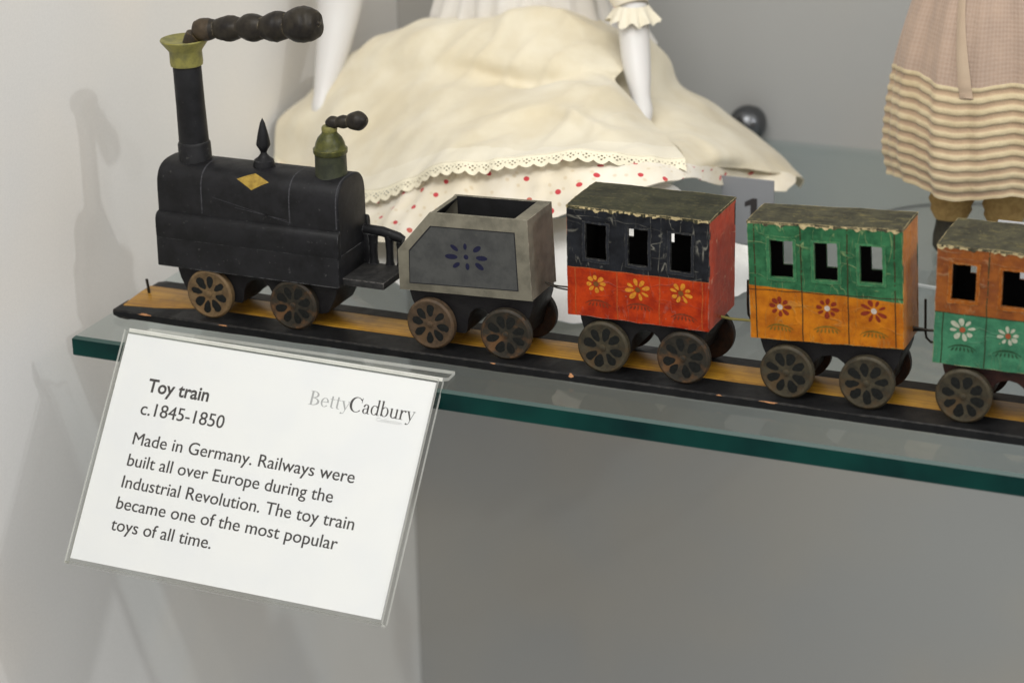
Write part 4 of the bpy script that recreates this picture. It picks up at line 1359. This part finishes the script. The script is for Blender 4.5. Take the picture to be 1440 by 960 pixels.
PETTI = [[(-3.0, 205.0, 14.9), (52.3, 150.0, 4.9), (78.9, 142.0, 7.7), (109.4, 140.0, 14.7), (141.8, 140.0, 25.3), (175.5, 139.0, 29.4), (197.7, 148.0, 39.2), (218.8, 155.0, 45.4), (239.3, 175.0, 15.8), (254.5, 172.0, 13.8)], [(-0.5, 200.0, 12.9), (57.2, 140.0, 1.6), (85.5, 128.0, 3.6), (117.4, 122.0, 6.0), (151.0, 118.0, 11.4), (185.7, 113.0, 13.9), (211.6, 120.0, 18.1), (236.2, 125.0, 26.0), (251.9, 152.0, 16.0), (259.7, 160.0, 9.6)], [(-14.1, 220.6, 0.8), (68.9, 116.8, 0.8), (91.0, 116.5, 0.8), (132.1, 89.6, 0.8), (165.1, 84.7, 0.8), (196.7, 87.0, 0.8), (217.2, 104.8, 0.8), (236.6, 124.3, 0.8), (255.6, 148.6, 0.8), (257.0, 171.1, 0.8)]]

t = thing('seated_doll', 'seated porcelain doll with white arms and a cream lace-edged apron behind the train', 'doll', (110, 270, 0.5))


def folds(seed, a1, a2, a3=0.0, ax=(1, 0.3)):
    def f(p, i, j):
        n1 = noise.noise(Vector((p.x * 0.022, p.y * 0.022, p.z * 0.03 + seed)))
        n2 = noise.noise(Vector((p.x * 0.075, p.y * 0.05, p.z * 0.06 + seed * 2)))
        n3 = noise.noise(Vector((p.x * 0.030 * ax[0] + 0.4 * n1, (p.y * 0.02 + p.z * 0.02) * ax[1] + 0.5 * n1, seed * 3)))
        n4 = noise.noise(Vector((p.x * 0.06 * ax[1] - p.z * 0.03, p.y * 0.035 * ax[0], seed * 5)))
        h = n1 * a1 + n2 * a2 + a3 * (0.45 - min(0.45, math.sqrt(n3 * n3 + 0.006) * 1.2)) + 0.5 * a3 * (0.4 - min(0.4, math.sqrt(n4 * n4 + 0.008) * 1.2))
        return p + Vector((0.15 * n2 * a2, -0.6 * h, 0.8 * h))
    return f


ag = cloth(APRON, 22, 16, folds(2.2, 5.5, 1.3, 9.0, (0.6, 0.9)))
am = MB()
sheet(am, ag, 0.8)
# the stitched hem band is a slightly paler double layer
for k in range(len(am.f)):
    if k in am.uv and max(u[1] for u in am.uv[k]) < 17.5 and max(am.v[i].x for i in am.f[k]) > 60:
        am.m[k] = 1
ao = part('apron', am, [M_apron, M_hemband], t, smooth=60)
hem = ag[0]
nxt = ag[6]
lg = []
L = 0.0
UVL = []
LACEH = 7.8
prev = None
rowsL = 5
pts = [(h, (h - n).normalized()) for h, n in zip(hem, nxt)]
lace = MB()
V, UVs, Fc = [], [], []
for k, (h, d) in enumerate(pts):
    if prev is not None:
        L += (h - prev).length
    prev = h
    d2 = (d + Vector((0, -0.25, -0.75))).normalized()
    outn = Vector((0, -0.7, 0.7))
    rip = 0.35 * math.sin(L * 0.9)
    for q in range(rowsL + 1):
        s = q / rowsL
        V.append(h + outn * (0.35 + rip * s) + d2 * (LACEH * s - 0.6))
        UVs.append((L / 7.0, s))
n = rowsL + 1
for k in range(len(pts) - 1):
    for q in range(rowsL):
        Fc.append((k * n + q, k * n + q + 1, (k + 1) * n + q + 1, (k + 1) * n + q))
lace.add(V, Fc, 0, UVs)
part('lace_trim', lace, M_lace, ao, smooth=80)
og = cloth(OVER, 22, 14, folds(5.1, 2.4, 1.2, 4.5, (1.4, 0.6)))
om = MB()
sheet(om, og, 0.8)
part('overskirt', om, M_apron, t, smooth=60)
dg_ = cloth(DRESS, 18, 12, folds(9.4, 2.6, 2.0, 5.0, (1.8, 0.5)))
dmb = MB()
sheet(dmb, dg_, 0.7)
part('dotted_dress', dmb, M_dress, t, smooth=60)
pg = cloth(PETTI, 18, 10, folds(13.3, 2.0, 1.5, 5.0, (1.8, 0.5)))
for row in pg:
    for p in row:
        p.z = max(p.z, 0.8)
pm_ = MB()
sheet(pm_, pg, 0.6)
part('petticoat', pm_, M_petti, t, smooth=60)
# bodice with gathered muslin, seen only at its lower part
bm_ = MB()
V, Fc, UVs = [], [], []
NB, NH = 160, 14
for i in range(NH + 1):
    s = i / NH
    z = 66 + 84 * s
    rx = 60 - 24 * s ** 0.7
    ry = 40 - 12 * s
    for k in range(NB):
        a = 2 * math.pi * k / NB
        pl_ = 1 + 0.045 * (1 - 0.6 * s) * math.sin(a * 26 + 0.8 * math.sin(a * 5)) + 0.05 * math.sin(a * 7 + 2 * s)
        V.append((92 + rx * pl_ * math.cos(a), 306 + ry * pl_ * math.sin(a), z))
        UVs.append((a * 60, z))
for i in range(NH):
    for k in range(NB):
        Fc.append((i * NB + k, i * NB + (k + 1) % NB, (i + 1) * NB + (k + 1) % NB, (i + 1) * NB + k))
bm_.add(V, Fc, 0, UVs)
bm_.add([V[NH * NB + k] for k in range(NB)], [tuple(range(NB))])
part('bodice', bm_, M_blouse, t, smooth=60)
# seat of the skirt behind the lap, resting on the shelf
sk = MB().lathe([(92, 0), (96, 6), (90, 24), (74, 46), (60, 64), (50, 72)], (80, 292, 0.6), (0, 0, 1), 96)
for p in sk.v:
    p.y = 292 + (p.y - 292) * 0.62
part('skirt_seat', sk, M_dress, t, smooth=60)
lm = MB().tube(spline([(5, 268, 125), (4.2, 261, 93), (4.9, 250, 70.5), (5.2, 238, 51.2), (6.5, 228, 38)], 6), [12.5] * 6 + [12, 11.5, 11, 10.5, 10, 9.5, 9, 8.5, 8, 7.5, 7, 6.5, 6, 5.6, 5.2, 5.2, 5.2, 5.0, 3.6], 24)
part('arm', lm, M_porc, t, smooth=60)
rm = MB().tube(spline([(162.5, 260, 99), (168, 250, 78), (173.6, 240, 65.9), (178.7, 230, 58.4), (183, 221, 51)], 6), [7.6, 7.6, 7.6, 7.5, 7.4, 7.3, 7.2, 7.0, 6.8, 6.5, 6.2, 5.9, 5.5, 5.2, 4.9, 4.7, 4.6, 4.7, 4.9, 5.0, 4.8, 4.4, 3.8, 3.0, 1.6], 24)
ra = part('arm', rm, M_porc, t, smooth=60)
cf = MB()
V, Fc, UVs = [], [], []
for i in range(6):
    s = i / 5
    for k in range(72):
        a = 2 * math.pi * k / 72
        r = 7.6 + 4.6 * s + 1.3 * s * math.sin(a * 11 + 1.3) + 0.9 * s * math.sin(a * 17)
        V.append((163.5 + r * math.cos(a) + 1.0 * s, 258 + r * math.sin(a) - 1.5 * s, 100.5 - 7.5 * s + 1.4 * s * math.sin(a * 9 + 0.5)))
        UVs.append((a * 8, s * 8))
for i in range(5):
    for k in range(72):
        Fc.append((i * 72 + k, i * 72 + (k + 1) % 72, (i + 1) * 72 + (k + 1) % 72, (i + 1) * 72 + k))
cf.add(V, Fc, 0, UVs)
part('lace_cuff', cf, M_hemband, ra, smooth=60)
sl = MB().tube([(162.7, 258.5, 100), (159, 262, 109), (150, 268, 132)], [8.2, 12, 17], 32)
sl.uv = {k: [((sl.v[i].x + sl.v[i].y), sl.v[i].z) for i in f] for k, f in enumerate(sl.f)}
part('sleeve', sl, M_dress, t, smooth=60)

# ------------------------------------------------------------------ standing doll on the right
g = NT('tucked_muslin')
uv = g.n('TexCoord').outputs['UV']
s3 = g.n('SeparateXYZ', Vector=uv)
zz = s3.outputs[1]
wv_ = g.math('MULTIPLY', g.math('SUBTRACT', g.noise(30, 3), 0.5), 1.6)
ph = g.math('FRACT', g.math('DIVIDE', g.math('ADD', zz, wv_), 5.1))
strp = g.ramp(g.math('ABSOLUTE', g.math('SUBTRACT', ph, 0.5)), 0.40, 0.14)
low_ = g.math('LESS_THAN', zz, 90.0)
sm_ = g.math('MULTIPLY', strp, low_)
n_ = g.ramp(g.noise(45, 5, 0.65), 0.3, 0.7)
base_ = g.mix(n_, (0.43, 0.305, 0.225, 1), (0.345, 0.245, 0.185, 1))
lowc = g.mix(n_, (0.49, 0.35, 0.22, 1), (0.37, 0.25, 0.16, 1))
chk = g.math('MULTIPLY', g.math('ADD', g.math('SINE', g.math('MULTIPLY', s3.outputs[0], 3.1)), g.math('SINE', g.math('MULTIPLY', zz, 3.1))), 0.25)
base_ = g.mix(g.math('ADD', chk, 0.5, clamp=True), base_, (0.50, 0.39, 0.31, 1))
base_ = g.mix(0.55, base_, g.mix(n_, (0.43, 0.305, 0.225, 1), (0.345, 0.245, 0.185, 1)))
c = g.mix(low_, base_, lowc)
c = g.mix(sm_, c, g.mix(n_, (0.64, 0.535, 0.34, 1), (0.52, 0.415, 0.245, 1)))
g.principled(Base__Color=c, Roughness=0.85, Sheen__Weight=0.2, Normal=g.bump(g.math('ADD', g.math('MULTIPLY', sm_, 1.5), g.noise(800, 3)), 0.5, 0.0005))
M_tuck = g.m
M_seam = cloth_mat('cream_front_band', (0.50, 0.39, 0.28, 1), (0.43, 0.32, 0.23, 1))
M_knit = painted('tan_knit', (0.52, 0.34, 0.13, 1), (0.38, 0.23, 0.085, 1), 0.8, 300, bump=0.6)
M_shoe = flat('dark_shoe_leather', (0.055, 0.05, 0.036, 1), 0.45)
DX, DY = 343.0, 246.0
t = thing('standing_doll', 'standing doll in pinkish brown skirt with rows of cream tucks at the right edge', 'doll', (DX, DY, 2.4))
sk = MB()
V, Fc, UVs = [], [], []
NB, NH = 240, 176


def skirt_r(z, a):
    s = (z - 38) / 112
    r = 48.0 * (1 - s) ** 0.85 + 24 * s + 6.0 * math.sin(math.pi * min(1, max(0, s))) - 2.8 * max(0, 1 - s * 9)
    fold = 1 + 0.030 * math.sin(a * 7 + 1.0) * (1 - 0.3 * s) + 0.022 * math.sin(a * 13 + 4 * s) + 0.012 * math.sin(a * 29 + 3 * s)
    if z < 90:
        fold += 0.008 * math.cos(2 * math.pi * (z / 5.1 - 0.5))
    return r * fold


for i in range(NH + 1):
    z = 38 + 112 * i / NH
    for k in range(NB):
        a = 2 * math.pi * k / NB
        r = skirt_r(z, a)
        V.append((DX + r * math.cos(a), DY + r * 0.92 * math.sin(a), z + (1.5 * math.sin(a * 5 + 1) if z < 90 else 1.5 * math.sin(a * 5 + 1) * max(0, 1 - (z - 90) / 30))))
        UVs.append((a * 50, z))
for i in range(NH):
    for k in range(NB):
        Fc.append((i * NB + k, i * NB + (k + 1) % NB, (i + 1) * NB + (k + 1) % NB, (i + 1) * NB + k))
sk.add(V, Fc, 0, UVs)
sk.add(V[-NB:], [tuple(range(NB))], 0, UVs[-NB:])
so = part('skirt', sk, M_tuck, t, smooth=60)
sb = MB()
V, Fc, UVs = [], [], []
a0 = math.radians(262)
for i in range(41):
    z = 83 + 67 * i / 40
    for k in range(5):
        a = math.radians(248) + math.radians(19) * (1 - i / 40) + (k - 2) * 0.026 * (1.0 + 0.25 * (1 - i / 40))
        r = skirt_r(z, a) + (0.35 if i else -0.6) + (0.7 if k in (1, 2, 3) and i else 0)
        V.append((DX + r * math.cos(a), DY + r * 0.92 * math.sin(a), z))
        UVs.append((k * 2, z))
for i in range(40):
    for k in range(4):
        Fc.append((i * 5 + k, i * 5 + k + 1, i * 5 + k + 6, i * 5 + k + 5))
sb.add(V, Fc, 0, UVs)
part('front_band', sb, M_seam, so, smooth=60)
for lx in (DX - 16, DX + 9):
    lm = MB().lathe([(10.6, 40), (11.0, 30), (9.6, 27.5), (10.6, 25), (9.2, 22), (9.6, 20), (7.5, 16)][::-1], (lx, DY - 4, 0), (0, 0, 1), 32)
    part('leg', lm, M_knit, t, smooth=60)
    sh = MB().lathe([(0.1, 0), (6.0, 0.3), (7.2, 2), (7.4, 6), (6.6, 11), (6.4, 16)], (0, 0, 2.4), (0, 0, 1), 32)
    for p in sh.v:
        k = 1.0 + 1.1 * max(0, (1 - (p.z - 2.4) / 12))
        p.y = p.y * (k if p.y < 0 else 1.05)
        p += Vector((lx, DY - 5, 0))
    part('shoe', sh, M_shoe, t, smooth=60)
g = NT('disc_acrylic_edge')
g.principled(Base__Color=(0.36, 0.38, 0.37, 1), Roughness=0.2)
dsc = MB().lathe([(0.01, 0.25), (63.3, 0.25), (64.0, 0.7), (64.0, 1.8), (63.3, 2.3), (0.01, 2.3)], (DX - 4, DY + 2, 0), (0, 0, 1), 120, mats=[0, 1, 1, 1, 0, 0], caps=False)
o = dsc.build('display_disc', [M_acr, g.m])
tag(o, 'clear round acrylic base disc under the standing doll', 'display base')
